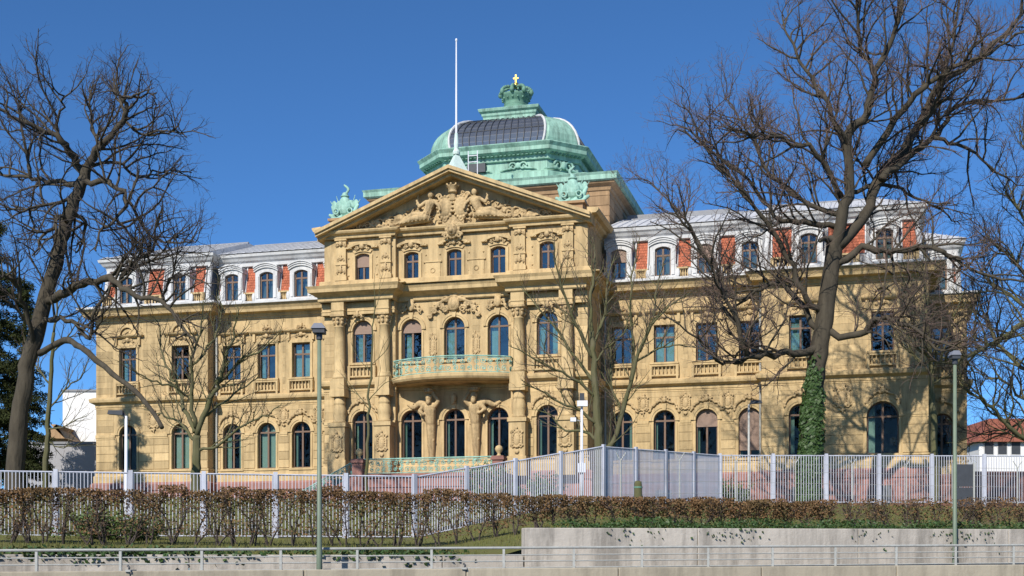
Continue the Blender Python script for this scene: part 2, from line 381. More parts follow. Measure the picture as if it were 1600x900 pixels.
def balustrade(sc, w, z0, z1, t, nb, dep=.22, m='trim'):
    mb = MB(); e = .2
    mb.box(sc - w / 2, sc + w / 2, t - dep, t - .003, z1 - .1, z1); mb.box(sc - w / 2, sc + w / 2, t - dep, t - .003, z0, z0 + .09)
    for sg in (-1, 1):
        a, b = sorted((sc + sg * w / 2, sc + sg * (w / 2 - e))); mb.box(a, b, t - dep + .02, t - .003, z0 + .092, z1 - .102)
        mb.box(a + .03, b - .03, t - dep - .04, t - dep + .018, z0 - .25, z1 - .02)
    B = mb.obj('sill_balustrade', m, PAL); h = round(z1 - z0 - .194, 3)
    if h not in BAL: BAL[h] = baluster_mesh(h)
    for k in range(nb):
        o = mkobj('baluster', BAL[h], m, B, True); o.location = (sc - w / 2 + e + (w - 2 * e) * (k + .5) / nb, t - dep / 2, z0 + .092)
    return B
def rect_surround(sc, w, zb, zt, t, hood='flat', m='trim'):
    mb = MB(); q = .17
    for sg in (-1, 1):
        a, b = sorted((sc + sg * (w / 2 + .002), sc + sg * (w / 2 + q))); mb.box(a, b, t - .07, t + .02, zb, zt)
    mb.box(sc - w / 2 - q - .05, sc + w / 2 + q + .05, t - .08, t + .02, zt + .002, zt + .2)
    hz = zt + .78; hw = w / 2 + .4
    mb.sweep([(sc - hw, t + .02), (sc - hw, t - .1), (sc + hw, t - .1), (sc + hw, t + .02)], [(0, hz - .1), (.06, hz - .08), (.16, hz), (.2, hz + .07), (0, hz + .12)])
    for sg in (-1, 1): mb.box(sc + sg * (hw - .16) - .09, sc + sg * (hw - .16) + .09, t - .16, t + .02, hz - .62, hz - .102)
    if hood == 'arch':
        mb.strip(arc(sc, hz + .1, .52, 180, 0, 12), arc(sc, hz + .1, .78, 180, 0, 12), t - .2, t + .02); mb.strip(arc(sc, hz + .1, .2, 180, 0, 8), arc(sc, hz + .1, .45, 180, 0, 8), t - .06, t + .02)
    mb.box(sc - w / 2 - .25, sc + w / 2 + .25, t - .2, t + .1, zb - .12, zb - .003)
    mb.obj('window_surround', m, PAL)
# ---- carved pieces (fused once, then shared)
def noise_blobs(mb, r, n, cx, cz, rx, rz, y, s0, s1):
    for _ in range(n):
        a = r.uniform(0, 6.28); q = math.sqrt(r.random()); s = r.uniform(s0, s1)
        mb.ball((cx + rx * q * math.cos(a), y + r.uniform(-.05, .03), cz + rz * q * math.sin(a)), (s * r.uniform(.7, 1.5), s, s * r.uniform(.7, 1.5)), 6, 5)
def scroll(mb, c, r0, turns, r, sx=1, n=16, y=-.05):
    pts = []
    for k in range(n + 1):
        a = turns * 2 * math.pi * k / n; q = r0 * (1 - .8 * k / n); pts.append((c[0] + sx * q * math.cos(a), y, c[1] + q * math.sin(a)))
    mb.tube(pts, [r * (1 - .4 * k / n) for k in range(n + 1)], 6)
def cartouche_mesh(seed, h=1.3):
    r = random.Random(seed); mb = MB()
    mb.ball((0, -.04, 0), (.24, .13, .36), 12, 8)
    for k in range(18):
        a = 2 * math.pi * k / 18; mb.ball((.31 * math.cos(a), -.05, .44 * math.sin(a)), (.075, .08, .075), 6, 5)
    for sx in (-1, 1):
        scroll(mb, (sx * .28, .4), .16, 1.3, .05, sx); scroll(mb, (sx * .3, -.38), .14, 1.3, .05, sx)
        mb.cap((sx * .36, -.05, .25), (sx * .33, -.05, -.3), .05, .07, 6)
    noise_blobs(mb, r, 9, 0, .58, .18, .12, -.06, .05, .09); noise_blobs(mb, r, 8, 0, -.62, .12, .2, -.05, .04, .08)
    return remesh(mb, .024, 'cartouche')
def garland_mesh(seed, R0=1.14):
    r = random.Random(seed); mb = MB()
    for k in range(26):
        a = R(28 + 124 * k / 25); q = R0 + r.uniform(-.04, .08) + .1 * math.sin(math.pi * k / 25)
        mb.ball((q * math.cos(a), -.03, q * math.sin(a)), (r.uniform(.06, .12), .1, r.uniform(.06, .12)), 6, 5)
    mb.ball((0, -.1, R0 + .17), (.16, .14, .2), 8, 6); mb.ball((0, -.14, R0 + .36), (.13, .1, .09), 8, 6)
    for sx in (-1, 1): scroll(mb, (sx * .24, R0 + .2), .14, 1.2, .05, sx); mb.cap((sx * .1, -.05, R0 + .42), (sx * .3, -.04, R0 + .36), .05, .03, 6)
    return remesh(mb, .024, 'garland')
def big_crest_mesh():
    r = random.Random(5); mb = MB()
    mb.ball((0, -.12, .1), (.42, .22, .5), 14, 9); mb.ball((0, -.2, .1), (.28, .2, .34), 12, 8)
    for sx in (-1, 1):
        for k, (x, z, q) in enumerate(((.55, .45, .24), (.62, -.25, .26), (1.0, .1, .22), (1.35, -.35, .2), (1.65, -.7, .17))): scroll(mb, (sx * x, z), q, 1.4, .075, sx, y=-.1)
        mb.cap((sx * .4, -.1, .5), (sx * 1.25, -.08, .15), .13, .08); mb.cap((sx * 1.1, -.08, .1), (sx * 1.75, -.06, -.8), .11, .06)
        noise_blobs(mb, r, 14, sx * 1.1, -.1, .55, .3, -.06, .06, .13)
    noise_blobs(mb, r, 12, 0, .72, .35, .14, -.1, .07, .12)
    return remesh(mb, .03, 'crest')
def small_crest_mesh(seed):
    r = random.Random(seed); mb = MB(); mb.ball((0, -.08, .05), (.17, .13, .22), 10, 7)
    for sx in (-1, 1):
        scroll(mb, (sx * .24, .0), .14, 1.3, .045, sx); scroll(mb, (sx * .42, -.16), .11, 1.2, .04, sx); noise_blobs(mb, r, 5, sx * .35, -.05, .2, .1, -.04, .04, .07)
    noise_blobs(mb, r, 5, 0, .26, .1, .08, -.06, .05, .08)
    return remesh(mb, .022, 'crest')
CART = [cartouche_mesh(k) for k in range(3)]; GARL = [garland_mesh(k) for k in range(3)]; CRB = big_crest_mesh(); CRS = [small_crest_mesh(k) for k in range(3)]
def orn(me, name, s_, t, z, sc=(1, 1, 1), m='carve'):
    o = mkobj(name, me, m, PAL, True); o.location = (s_, t, z); o.scale = (sc[0] * .94, sc[1] * .8, sc[2] * .94); return o
# ---- wall sections
GW = lambda s_, w=1.36, top=11.83: (s_, w, 8.62, top, 'semi')
FW = lambda s_, w=1.32: (s_, w, 14.74, 17.1, 'flat')
AW = lambda s_: (s_, 1.34, 14.8, 17.48, 'semi')
SEC = dict(
    LP=(-29.8, -21.2, -1.0, [-27.3, -23.25]), LW=(-21.2, -11.2, 0., [-19.88, -17.29, -14.75, -12.2]),
    AL=(-11.2, -6.4, -4.4, [-8.6]), AC=(-6.4, 1.1, -4.0, [-5.47, -2.65, .18]), AR=(1.1, 5.9, -4.4, [3.4]),
    RW=(5.9, 16.0, 0., [7.22, 9.91, 12.55, 15.2]), RP=(16.0, 25.7, -1., [18.3, 23.1]), RS=(25.7, 28.3, 5., [26.8]))
BL = {('RW', 2, 'G'): .36, ('RW', 3, 'G'): .86, ('AL', 0, 'F'): .33, ('AC', 0, 'F'): .32, ('AL', 0, 'A'): .5}
CU = {('LP', 1, 'G'): [(0, 1)], ('LW', 1, 'G'): [(0, .46), (.54, 1)], ('LP', 0, 'G'): [(0, .3)], ('AC', 0, 'G'): [(0, .12)], ('AC', 1, 'G'): [(0, .12)], ('AC', 2, 'G'): [(0, .14)], ('AR', 0, 'G'): [(0, .12)], ('AL', 0, 'G'): [(0, .13)],
      ('RW', 1, 'G'): [(0, .1)], ('RW', 2, 'G'): [(0, .12)], ('LW', 2, 'F'): [(0, .48), (.52, 1)], ('RW', 1, 'F'): [(0, .48), (.52, 1)], ('AL', 0, 'F'): [(.12, .4)], ('AC', 0, 'F'): [(.1, .5)], ('AC', 1, 'F'): [(0, .4)], ('AC', 2, 'F'): [(.05, .45)], ('AR', 0, 'F'): [(0, .3), (.7, 1)], ('RW', 0, 'F'): [(.9, 1)], ('RS', 0, 'F'): [(.3, .9)], ('RP', 0, 'F'): [(0, .6)]}
_r = random.Random(12)
for key, (s0, s1, t, W) in SEC.items():
    for i in range(len(W)):
        for fl in 'GF':
            if (key, i, fl) not in CU and _r.random() < .6: q = _r.uniform(.1, .32); CU[(key, i, fl)] = [(0, q)] if _r.random() < .4 else [(0, q), (1 - q * .8, 1)]
    av = key[0] == 'A'; big = key == 'RP'
    gs = [GW(s_, 1.85 if (big and i == 1) else 1.36, 11.75 if key != 'RS' else 11.6) for i, s_ in enumerate(W)]
    fs = [AW(s_) if av else FW(s_) for s_ in W]
    wall(s0, s1, ZP, ZG, t, gs); wall(s0, s1, ZG, ZC + .2 if key != 'RS' else 18.75, t, fs)
    for i, s_ in enumerate(W):
        g = gs[i]; window(s_, g[1], g[2], g[3], 'semi', t, 'glass', BL.get((key, i, 'G'), 0), CU.get((key, i, 'G')), transom=g[3] - g[1] / 2 + .02)
        arch_surround(s_, g[1], g[2], g[3], t)
        f = fs[i]; window(s_, f[1], f[2], f[3], f[4], t, 'glassup', BL.get((key, i, 'F'), 0), CU.get((key, i, 'F')), transom=(f[3] - f[1] / 2 if av else 16.35))
        if av: arch_surround(s_, f[1], f[2], f[3], t, ring=.28, proud=.1)
        else:
            rect_surround(s_, f[1], f[2], f[3], t, 'arch' if key in ('LP', 'RP') else 'flat'); orn(CRS[i % 3], 'window_ornament', s_, t - .02, 17.62, (.95, 1, .8))
            if key not in ('LP', 'RP'): orn(CRS[(i + 1) % 3], 'window_crest', s_, t - .02, 18.2, (.7, 1, .8))
        if key != 'AC': balustrade(s_, f[1] + .55, 13.86, 14.58, t, 6)
    # ashlar: the courses of the ground floor are single blocks, the finer courses above are one skin
    if key != 'RS':
        def free(z0, z1, avoid):
            iv = [(s0 + .02, s1 - .02)]
            for (a, b, c, d) in avoid:
                if d <= z0 or c >= z1: continue
                iv = [p for (x, y) in iv for p in ((x, min(y, a)), (max(x, b), y)) if p[1] - p[0] > .12]
            return iv
        gav = [(g[0] - g[1] / 2 - .2, g[0] + g[1] / 2 + .2, 8.3, 11.0) for g in gs]
        if av: gav += [(s_ - .5, s_ + .5, 8, 13) for s_ in ((-10., -7.) if key == 'AL' else (1.7, 4.7) if key == 'AR' else (-4.06, -1.24))]
        z = 8.66
        for c in range(4):
            h = .555
            for x0, x1 in free(z, z + h, gav):
                n = max(1, round((x1 - x0) / 1.15)); off = .0
                for k in range(n):
                    a = x0 + (x1 - x0) * k / n; b = x0 + (x1 - x0) * (k + 1) / n
                    MB().box(a + .012, b - .012, t - .045, t + .01, z + .014, z + h - .014, rng.random()).obj('stone_block', 'block', PAL)
            z += h
        sk = MB(); fav = [(f[0] - f[1] / 2 - .5, f[0] + f[1] / 2 + .5, 13.5, 18.6) for f in fs]
        if av: fav += [(s_ - .45, s_ + .45, 13, 19) for s_ in ((-10., -7.) if key == 'AL' else (1.7, 4.7) if key == 'AR' else ())]; fav += [(f[0] - 1.05, f[0] + 1.05, 16.6, 18.5) for f in fs]
        gav2 = [(g[0] - g[1] / 2 - .45, g[0] + g[1] / 2 + .45, 10, 12.3) for g in gs]
        for (za, zb_, h, av_) in ((11.28, 13.0, .43, gav2), (13.95, 19.0, .42, fav)):
            z = za; c = 0
            while z + h <= zb_ + .01:
                for x0, x1 in free(z, z + h, av_):
                    n = max(1, round((x1 - x0) / .95)); cut = [x0] + [x0 + (x1 - x0) * (k + (.28 if c % 2 else -.0) * (0 < k)) / n for k in range(1, n)] + [x1]
                    for a, b in zip(cut, cut[1:]):
                        if b - a > .05: sk.box(a + .006, b - .006, t - .014, t + .01, z + .006, z + h - .006, rng.random())
                z += h; c += 1
        tag(sk.obj('ashlar_skin', 'block', PAL), kind='stuff')
    # ground floor ornaments: garlands over arches, cartouches on the piers between
    for i, s_ in enumerate(W):
        if key in ('LW', 'RW', 'RP', 'RS', 'AL', 'AR'): orn(GARL[i % 3], 'garland', s_, t - .05, 11.83 - .68, (1, 1, 1))
    if key in ('LW', 'RW'):
        for a, b in zip(W, W[1:]): orn(CART[int(abs(a)) % 3], 'cartouche', (a + b) / 2, t - .04, 12.15, (.85, 1, .95))
    if key == 'RP': orn(CART[1], 'cartouche', 20.75, t - .04, 12.0, (1.25, 1.2, 1.25))
    if key == 'LP': orn(CART[1], 'cartouche', -25.3, t - .04, 12.0, (1.1, 1.2, 1.1))
# return walls
for s_, t0, t1, z1 in ((-29.8, -1, 14, 19.4), (-21.2, -1, 0, 19.4), (-11.2, -4.4, 0, 23), (-6.4, -4.4, -4, 23), (1.1, -4.4, -4, 23), (5.9, -4.4, 6, 23), (16., -1, 0, 19.4), (25.7, -1, 5, 19.4), (28.3, 5, 16, 18.75)):
    MB().quad((s_, t0, 5), (s_, t1, 5), (s_, t1, z1), (s_, t0, z1)).obj('return_wall', 'stone', PAL, fix=False)
FRONT = [(-29.8, 12), (-29.8, -1), (-21.2, -1), (-21.2, 0), (-11.2, 0), (-11.2, -4.4), (-6.4, -4.4), (-6.4, -4), (1.1, -4), (1.1, -4.4), (5.9, -4.4), (5.9, 0), (16, 0), (16, -1), (25.7, -1), (25.7, 5), (28.3, 5), (28.3, 14)]
MB().sweep(FRONT, [(0, 4.6), (.28, 4.6), (.28, 7.0), (.24, 7.05), (.24, 7.14), (.3, 7.2), (.3, 7.62), (.2, 7.75), (0, 7.75)]).obj('plinth', 'red', PAL)
MB().sweep(FRONT, [(0, 7.75), (.14, 7.752), (.14, 8.2), (.06, 8.28), (.05, 8.5), (.1, 8.52), (.1, 8.62), (0, 8.64)]).obj('base_course', 'trim', PAL)
MB().sweep(FRONT, [(0, 13.0), (.05, 13.02), (.05, 13.2), (.12, 13.25), (.32, 13.36), (.36, 13.5), (.36, 13.6), (.1, 13.72), (0, 13.74)]).obj('string_course', 'trim', PAL)
MB().sweep(FRONT, [(0, 12.88), (.035, 12.9), (.035, 12.95), (0, 12.97)]).obj('fillet_course', 'trim', PAL)
# impost bands on the piers between the ground-floor arches
for key, (s0, s1, t, W) in SEC.items():
    e = [s0] + [x for i, s_ in enumerate(W) for x in (s_ - (1.2 if key == 'RP' and i else .98), s_ + (1.2 if key == 'RP' and i else .98))] + [s1]
    for a, b in zip(e[::2], e[1::2]):
        if b - a > .1: MB().box(a, b, t - .1, t + .01, 10.9, 11.1).box(a, b, t - .07, t + .01, 10.78, 10.898).obj('impost_band', 'trim', PAL)
WINGC = [(0, 18.85), (.05, 18.87), (.05, 19.0), (.12, 19.04), (.16, 19.22), (.62, 19.25), (.66, 19.42), (.8, 19.62), (.84, 19.68), (0, 19.7)]
for seg in (FRONT[:6], FRONT[10:]):
    p = [(x, y) for x, y in seg]
    if seg[0] == FRONT[0]: p[-1] = (-11.2, -.0)
    else: p = [(5.9, 0)] + p[2:-3] + [(25.7, 5.0)]
    if seg[0] == FRONT[0]: p = p[:-1]
    MB().sweep(p, WINGC).obj('main_cornice', 'trim', PAL)
    MB().sweep(p, [(0, 19.7), (.9, 19.702), (.98, 19.74), (.98, 19.86), (.9, 19.9), (.3, 20.0), (0, 20.02)]).obj('gutter', 'zincw', PAL)
RSP = [(25.7, 5), (28.3, 5), (28.3, 14)]
MB().sweep(RSP, [(o * .85, z - .75) for o, z in WINGC]).obj('main_cornice', 'trim', PAL); MB().sweep(RSP, [(0, 18.95), (.76, 18.952), (.82, 19.0), (.82, 19.1), (.3, 19.22), (0, 19.25)]).obj('gutter', 'zincw', PAL)
# basement windows with bars in the plinth
for s_, t in ((14.6, 0.), (18.3, -1.), (23.1, -1.), (9.9, 0.), (-17.3, 0), (-23.2, -1)):
    mb = MB(); mb.box(s_ - .5, s_ + .5, t - .30, t - .284, 5.5, 6.7); W = mb.obj('basement_window', 'dark', PAL)
    mb = MB(); y = t - .33
    mb.box(s_ - .62, s_ - .5, y, t - .282, 5.4, 6.8); mb.box(s_ + .5, s_ + .62, y, t - .282, 5.4, 6.8); mb.box(s_ - .5, s_ + .5, y, t - .282, 6.7, 6.8)
    mb.obj('basement_surround', 'red', W)
    for k in range(6): MB().tube([(s_ - .42 + .168 * k, t - .34, 5.45), (s_ - .42 + .168 * k, t - .34, 6.72)], .014, 6).obj('bar', 'steel', W)
# ---- avant-corps: columns, entablature, attic, pediment
for bay, cols in (('L', (-10., -7.)), ('R', (1.7, 4.7))):
    tw = -4.4; b0, b1 = (-11.2, -6.4) if bay == 'L' else (1.1, 5.9)
    for s_ in cols:
        y = tw - .38
        prof = [(.46, 13.74), (.46, 13.9), (.42, 13.92), (.44, 14.02), (.38, 14.1), (.345, 14.16), (.35, 15.2), (.335, 16.2), (.30, 17.0), (.33, 17.02), (.33, 17.07), (.3, 17.08)]
        C = MB().lathe(s_, y, prof, 20).obj('column', 'trim', PAL, True)
        mb = MB(); mb.lathe(s_, y, [(.3, 17.08), (.32, 17.3), (.4, 17.6), (.44, 17.66)], 14)
        for k in range(8):
            a = k * math.pi / 4; c, q = math.cos(a), math.sin(a)
            mb.ball((s_ + .36 * c, y + .36 * q, 17.28), (.1, .1, .13), 6, 5); mb.ball((s_ + .42 * c, y + .42 * q, 17.5), (.1, .1, .1), 6, 5)
        mb.box(s_ - .47, s_ + .47, y - .47, y + .4, 17.66, 17.78); mb.obj('capital', 'carve', C)
        MB().box(s_ - .5, s_ + .5, y - .5, tw + .01, 12.6, 13.0).box(s_ - .47, s_ + .47, y - .47, tw + .01, 13.0, 13.735).obj('column_plinth', 'trim', C)
        # lower storey: banded half column with vase-like swelling over a pier with cartouche
        MB().lathe(s_, y, [(.42, 10.95), (.42, 11.1), (.36, 11.14), (.43, 11.5), (.44, 11.75), (.36, 12.05), (.34, 12.1), (.38, 12.15), (.38, 12.25), (.35, 12.3), (.37, 12.6)], 18).obj('half_column', 'trim', C, True)
        MB().box(s_ - .52, s_ + .52, tw - .85, tw + .01, 7.76, 10.7).box(s_ - .6, s_ + .6, tw - .93, tw + .01, 10.7, 10.95).box(s_ - .6, s_ + .6, tw - .93, tw + .01, 7.4, 8.6).obj('pier', 'stone', C)
        orn(CART[0], 'cartouche', s_, tw - .87, 9.6, (.95, 1.1, 1.1))
        # entablature block over the column, attic pilaster above
        MB().box(s_ - .42, s_ + .42, tw - .78, tw + .01, 17.782, 18.62).box(s_ - .46, s_ + .46, tw - .82, tw + .01, 18.0, 18.08).obj('entablature_block', 'trim', C)
        P = MB().box(s_ - .33, s_ + .33, tw - .2, tw + .01, 20.02, 22.55).box(s_ - .40, s_ + .40, tw - .27, tw + .01, 20.02, 20.3).box(s_ - .38, s_ + .38, tw - .26, tw + .01, 21.0, 21.1).box(s_ - .4, s_ + .4, tw - .28, tw + .01, 22.55, 22.65).obj('attic_pilaster', 'trim', PAL)
        orn(CRS[0], 'pilaster_ornament', s_, tw - .22, 22.3, (.75, 1, .7)); orn(CRS[1], 'pilaster_ornament', s_, tw - .22, 20.65, (.6, .8, 1.0)); orn(CRS[2], 'pilaster_ornament', s_, tw - .2, 21.4, (.5, .7, .8))
    MB().sweep([(b0, tw + .4), (b0, tw - .3), (b1, tw - .3), (b1, tw + .4)], [(0, 17.8), (.05, 17.82), (.05, 18.0), (.09, 18.03), (.04, 18.1), (.04, 18.55)]).obj('architrave', 'trim', PAL)
    MB().box(b0 + .01, b1 - .01, tw - .301, tw + .4, 18.1, 18.62).obj('frieze', 'trim', PAL)
    orn(CRS[1], 'frieze_keystone', (b0 + b1) / 2 + (-.02), tw - .32, 17.75, (.7, 1, .9))
AVC = [(-11.2, .8), (-11.2, -5.2), (-6.35, -5.2), (-6.35, -4.1), (1.05, -4.1), (1.05, -5.2), (5.9, -5.2), (5.9, .8)]
MB().sweep(AVC, [(0, 18.55), (.08, 18.62), (.1, 18.85), (.3, 18.98), (.55, 19.1), (.58, 19.3), (.68, 19.48), (0, 19.54)]).obj('main_cornice', 'trim', PAL)
ATT = [(-11.2, .8), (-11.2, -4.4), (-6.4, -4.4), (-6.4, -4.), (1.1, -4.), (1.1, -4.4), (5.9, -4.4), (5.9, .8)]
MB().sweep(ATT, [(-.3, 19.5), (.9, 19.545), (.9, 19.6), (.25, 19.66), (.25, 19.98), (.2, 20.02), (-.1, 20.03)]).obj('attic_base', 'trim', PAL)
for key, (s0, s1, t, W) in SEC.items():
    if key[0] != 'A': continue
    ops = [(s_, .95, 19.98, 21.72, 'seg') for s_ in W]; wall(s0, s1, ZC + .2, ZB, t, ops)
    for i, s_ in enumerate(W):
        window(s_, .95, 19.98, 21.72, 'seg', t, 'glassup', BL.get((key, i, 'A'), 0), None, transom=21.15)
        mb = MB(); q = .2
        for sg in (-1, 1):
            a, b = sorted((s_ + sg * .477, s_ + sg * (.477 + q))); mb.box(a, b, t - .08, t + .01, 20.03, 21.6)
            for zz in (20.35, 20.95, 21.45): mb.ball((s_ + sg * .95, t - .02, zz), (.06, .06, .06), 6, 5)
        f0 = arc(s_, 20.4, 1.42, 112, 68, 8); f1 = arc(s_, 20.4, 1.62, 114, 66, 8); f2 = arc(s_, 20.62, 1.62, 122, 58, 10); f3 = arc(s_, 20.62, 1.78, 122, 58, 10)
        mb.strip(f0, f1, t - .08, t + .01); mb.strip(f2, f3, t - .26, t + .01)
        for sg in (-1, 1): mb.box(s_ + sg * .86 - .2, s_ + sg * .86 + .2, t - .24, t + .01, 22.0, 22.1)
        mb.obj('window_surround', 'trim', PAL); orn(CRS[i % 3], 'window_crest', s_, t - .1, 22.1, (1.0, 1.2, 1.0))
    if key == 'AC':
        for s_ in (-4.06, -1.22):
            mb = MB().box(s_ - .5, s_ + .5, t - .05, t + .01, 20.05, 20.95).box(s_ - .6, s_ + .6, t - .1, t + .01, 20.96, 21.04); mb.obj('attic_panel', 'trim', PAL)
            MB().tube([(s_ + .14 * math.cos(k * math.pi / 8), t - .06, 20.45 + .14 * math.sin(k * math.pi / 8)) for k in range(17)], .035, 6).obj('rosette', 'carve', PAL)
# pediment
PB = [(-11.2, 1.), (-11.2, -4.6), (-6.4, -4.6), (-6.4, -4.2), (1.1, -4.2), (1.1, -4.6), (5.9, -4.6), (5.9, 3.5)]
MB().sweep(PB, [(0, 22.65), (.05, 22.68), (.08, 22.85), (.28, 22.95), (.34, 23.05), (.34, 23.12), (0, 23.18)]).obj('pediment_base_cornice', 'trim', PAL)
HW = 8.85; ZR, ZT = 23.12, 26.6
def rake(sg, o0, o1, y0, y1, h0, h1, m, nm):
    # raking member, from eave to apex, between vertical offsets h0..h1
    mb = MB(); x0 = CX + sg * HW; dz = (ZT - ZR)
    pts = [(x0, ZR + h0 - .55), (CX, ZT + h0 - .55), (CX, ZT + h1 - .55), (x0, ZR + h1 - .55)]
    return mb.prism(pts if sg < 0 else pts[::-1], y0, y1).obj(nm, m, PAL)
for sg in (-1, 1):
    rake(sg, 0, 0, -5.32, -3.6, .34, .55, 'trim', 'raking_cornice'); rake(sg, 0, 0, -5.2, -3.6, .18, .338, 'trim', 'raking_cornice'); rake(sg, 0, 0, -4.85, -3.6, -.0, .178, 'trim', 'raking_cornice')
    # roof plane behind the gable
    mb = MB(); x0 = CX + sg * HW; mb.prism([(x0, ZR - .1), (CX, ZT - .1), (CX, ZT - .02), (x0, ZR - .02)], -3.6, 4.2); mb.obj('gable_roof', 'zincd', PAL)
MB().prism([(CX - HW + .4, 23.0), (CX + HW - .4, 23.0), (CX, ZT - .35)], -4.05, -3.6).obj('tympanum', 'stone', PAL)
for x0, x1 in ((-12.05, -11.2), (5.9, 6.75)): pass
MB().sweep([(5.95, -4.9), (5.95, 3.6)], [(0, 23.12), (.55, 23.14), (.7, 23.3), (.7, 23.42), (0, 23.5)]).obj('return_cornice', 'trim', PAL)
MB().sweep([(-11.25, 3.6), (-11.25, -4.9)], [(0, 23.12), (.5, 23.14), (.6, 23.3), (.6, 23.4), (0, 23.45)]).obj('return_cornice', 'trim', PAL)
# relief of the pediment: shields, two reclining figures, scrolls
def figure(sg):
    m = MB(); c = lambda a, b, ra, rb: m.cap((sg * a[0], a[1], a[2]), (sg * b[0], b[1], b[2]), ra, rb, 10)
    y = -.3
    c((1.75, y, .75), (1.45, y - .05, 1.42), .27, .30)           # pelvis to chest
    c((1.2, y - .05, 1.62), (1.72, y - .05, 1.6), .16, .16)      # shoulders
    m.ball((sg * 1.42, y - .12, 2.05), (.18, .2, .24), 10, 8); c((1.44, y - .06, 1.65), (1.43, y - .1, 1.9), .11, .1)
    m.ball((sg * 1.42, y - .0, 2.12), (.22, .2, .2), 8, 6)       # hair
    c((1.15, y - .1, 1.6), (.85, y - .2, 1.25), .13, .1); c((.85, y - .2, 1.25), (.78, y - .25, .95), .1, .08)
    c((1.78, y - .1, 1.58), (2.15, y - .15, 1.3), .13, .11); c((2.15, y - .15, 1.3), (2.3, y - .2, 1.72), .1, .07)
    c((1.8, y - .1, .68), (2.55, y - .25, .75), .27, .2); c((2.55, y - .25, .75), (3.3, y - .2, .32), .19, .11)
    c((1.75, y - .25, .5), (2.5, y - .35, .45), .26, .19); c((2.5, y - .35, .45), (3.45, y - .25, .16), .18, .1)
    c((3.3, y - .2, .32), (3.55, y - .25, .2), .09, .06); c((3.45, y - .25, .16), (3.72, y - .3, .12), .09, .06)
    for k in range(10): c((1.3 + .24 * k, y - .42 + .02 * k, .95 - .07 * k), (1.5 + .26 * k, y - .42, .3 - .02 * k), .05, .035)
    c((1.5, y - .12, .4), (3.3, y - .1, .12), .2, .1)
    c((2.32, y - .2, 1.45), (2.2, y - .2, 2.1), .04, .03)
    return remesh(m, .03, 'figure')
REL = tag(MB().box(CX - .7, CX + .7, -4.3, -4.04, 23.2, 23.75).obj('pediment_relief', 'carve', PAL))
for sg in (-1, 1):
    o = mkobj('reclining_figure', figure(sg), 'carve', REL, True); o.location = (CX, -4.1, 23.2); o.scale = (1.0, .85, .9)
    m = MB(); m.ball((sg * .52, -.2, 1.05), (.46, .22, .62), 14, 9)
    for k in range(16):
        a = 2 * math.pi * k / 16; m.ball((sg * .52 + .5 * math.cos(a), -.22, 1.05 + .68 * math.sin(a)), (.1, .12, .1), 6, 5)
    scroll(m, (sg * .9, 1.75), .2, 1.3, .07, sg, y=-.2); scroll(m, (sg * .55, .3), .22, 1.3, .08, sg, y=-.2)
    o = mkobj('shield', remesh(m, .03, 'shield'), 'carve', REL, True); o.location = (CX, -4.1, 23.2)
    m = MB(); r = random.Random(3 + sg)
    for k in range(9):
        q = 1 - k / 10; scroll(m, (sg * (3.6 + .42 * k), .12 + .42 * q), .12 + .3 * q * (1 if k % 2 else .7), 1.4, .04 + .05 * q, sg * (1 if k % 2 else -1), y=-.12)
    noise_blobs(m, r, 40, sg * 4.4, .3, 1.0, .22, -.08, .05, .12); noise_blobs(m, r, 14, sg * 3.4, .45, .5, .35, -.1, .08, .16)
    o = mkobj('scrollwork', remesh(m, .03, 'scrollwork'), 'carve', REL, True); o.location = (CX, -4.1, 23.16)
m = MB(); r = random.Random(77)                      # arms, foliage and drapery filling the field behind the figures
for k in range(230):
    x = r.uniform(-5.6, 5.6); zmax = max(.15, (1 - abs(x) / 8.2) * 2.5 - .35); z = zmax * r.random() ** 1.3; s = r.uniform(.05, .12)
    if r.random() < .35: a = r.uniform(0, 6.28); m.cap((x, -.06, z), (x + .35 * math.cos(a), -.08, max(.05, z + .3 * math.sin(a))), s * .6, s * .4, 6)
    elif r.random() < .3: scroll(m, (x, z), r.uniform(.1, .18), 1.3, .035, r.choice((-1, 1)), y=-.08)
    else: m.ball((x, -.06, z), (s * r.uniform(.7, 1.6), s * 1.1, s * r.uniform(.7, 1.5)), 6, 5)
o = mkobj('relief_field', remesh(m, .03, 'relief_field'), 'carve', REL, True); o.location = (CX, -4.06, 23.2)
m = MB(); m.lathe(0, -.25, [(.28, 2.05), (.3, 2.12), (.26, 2.18), (.3, 2.3), (.42, 2.48)], 12)
for k in range(8): a = k * math.pi / 4; m.ball((.4 * math.cos(a), -.25 + .4 * math.sin(a), 2.54), .08, 6, 5)
m.cap((0, -.2, 1.7), (0, -.2, 2.1), .2, .2)
o = mkobj('relief_crown', remesh(m, .04, 'relief_crown'), 'carve', REL, True); o.location = (CX, -4.1, 23.05)
m = MB(); m.ball((0, -.35, -.1), (.34, .3, .42), 12, 9); m.ball((0, -.6, -.2), (.13, .14, .14), 8, 6)
for sg in (-1, 1): m.ball((sg * .15, -.58, .02), (.07, .07, .06), 6, 5); scroll(m, (sg * .45, -.45), .2, 1.3, .08, sg, y=-.3); scroll(m, (sg * .42, .12), .18, 1.3, .08, sg, y=-.3)
for k in range(14): a = 2 * math.pi * k / 14; m.ball((.4 * math.cos(a), -.28, -.08 + .48 * math.sin(a)), .12, 6, 5)
o = mkobj('lion_mask', remesh(m, .03, 'lion_mask'), 'carve', REL, True); o.location = (CX, -4.15, 22.9)
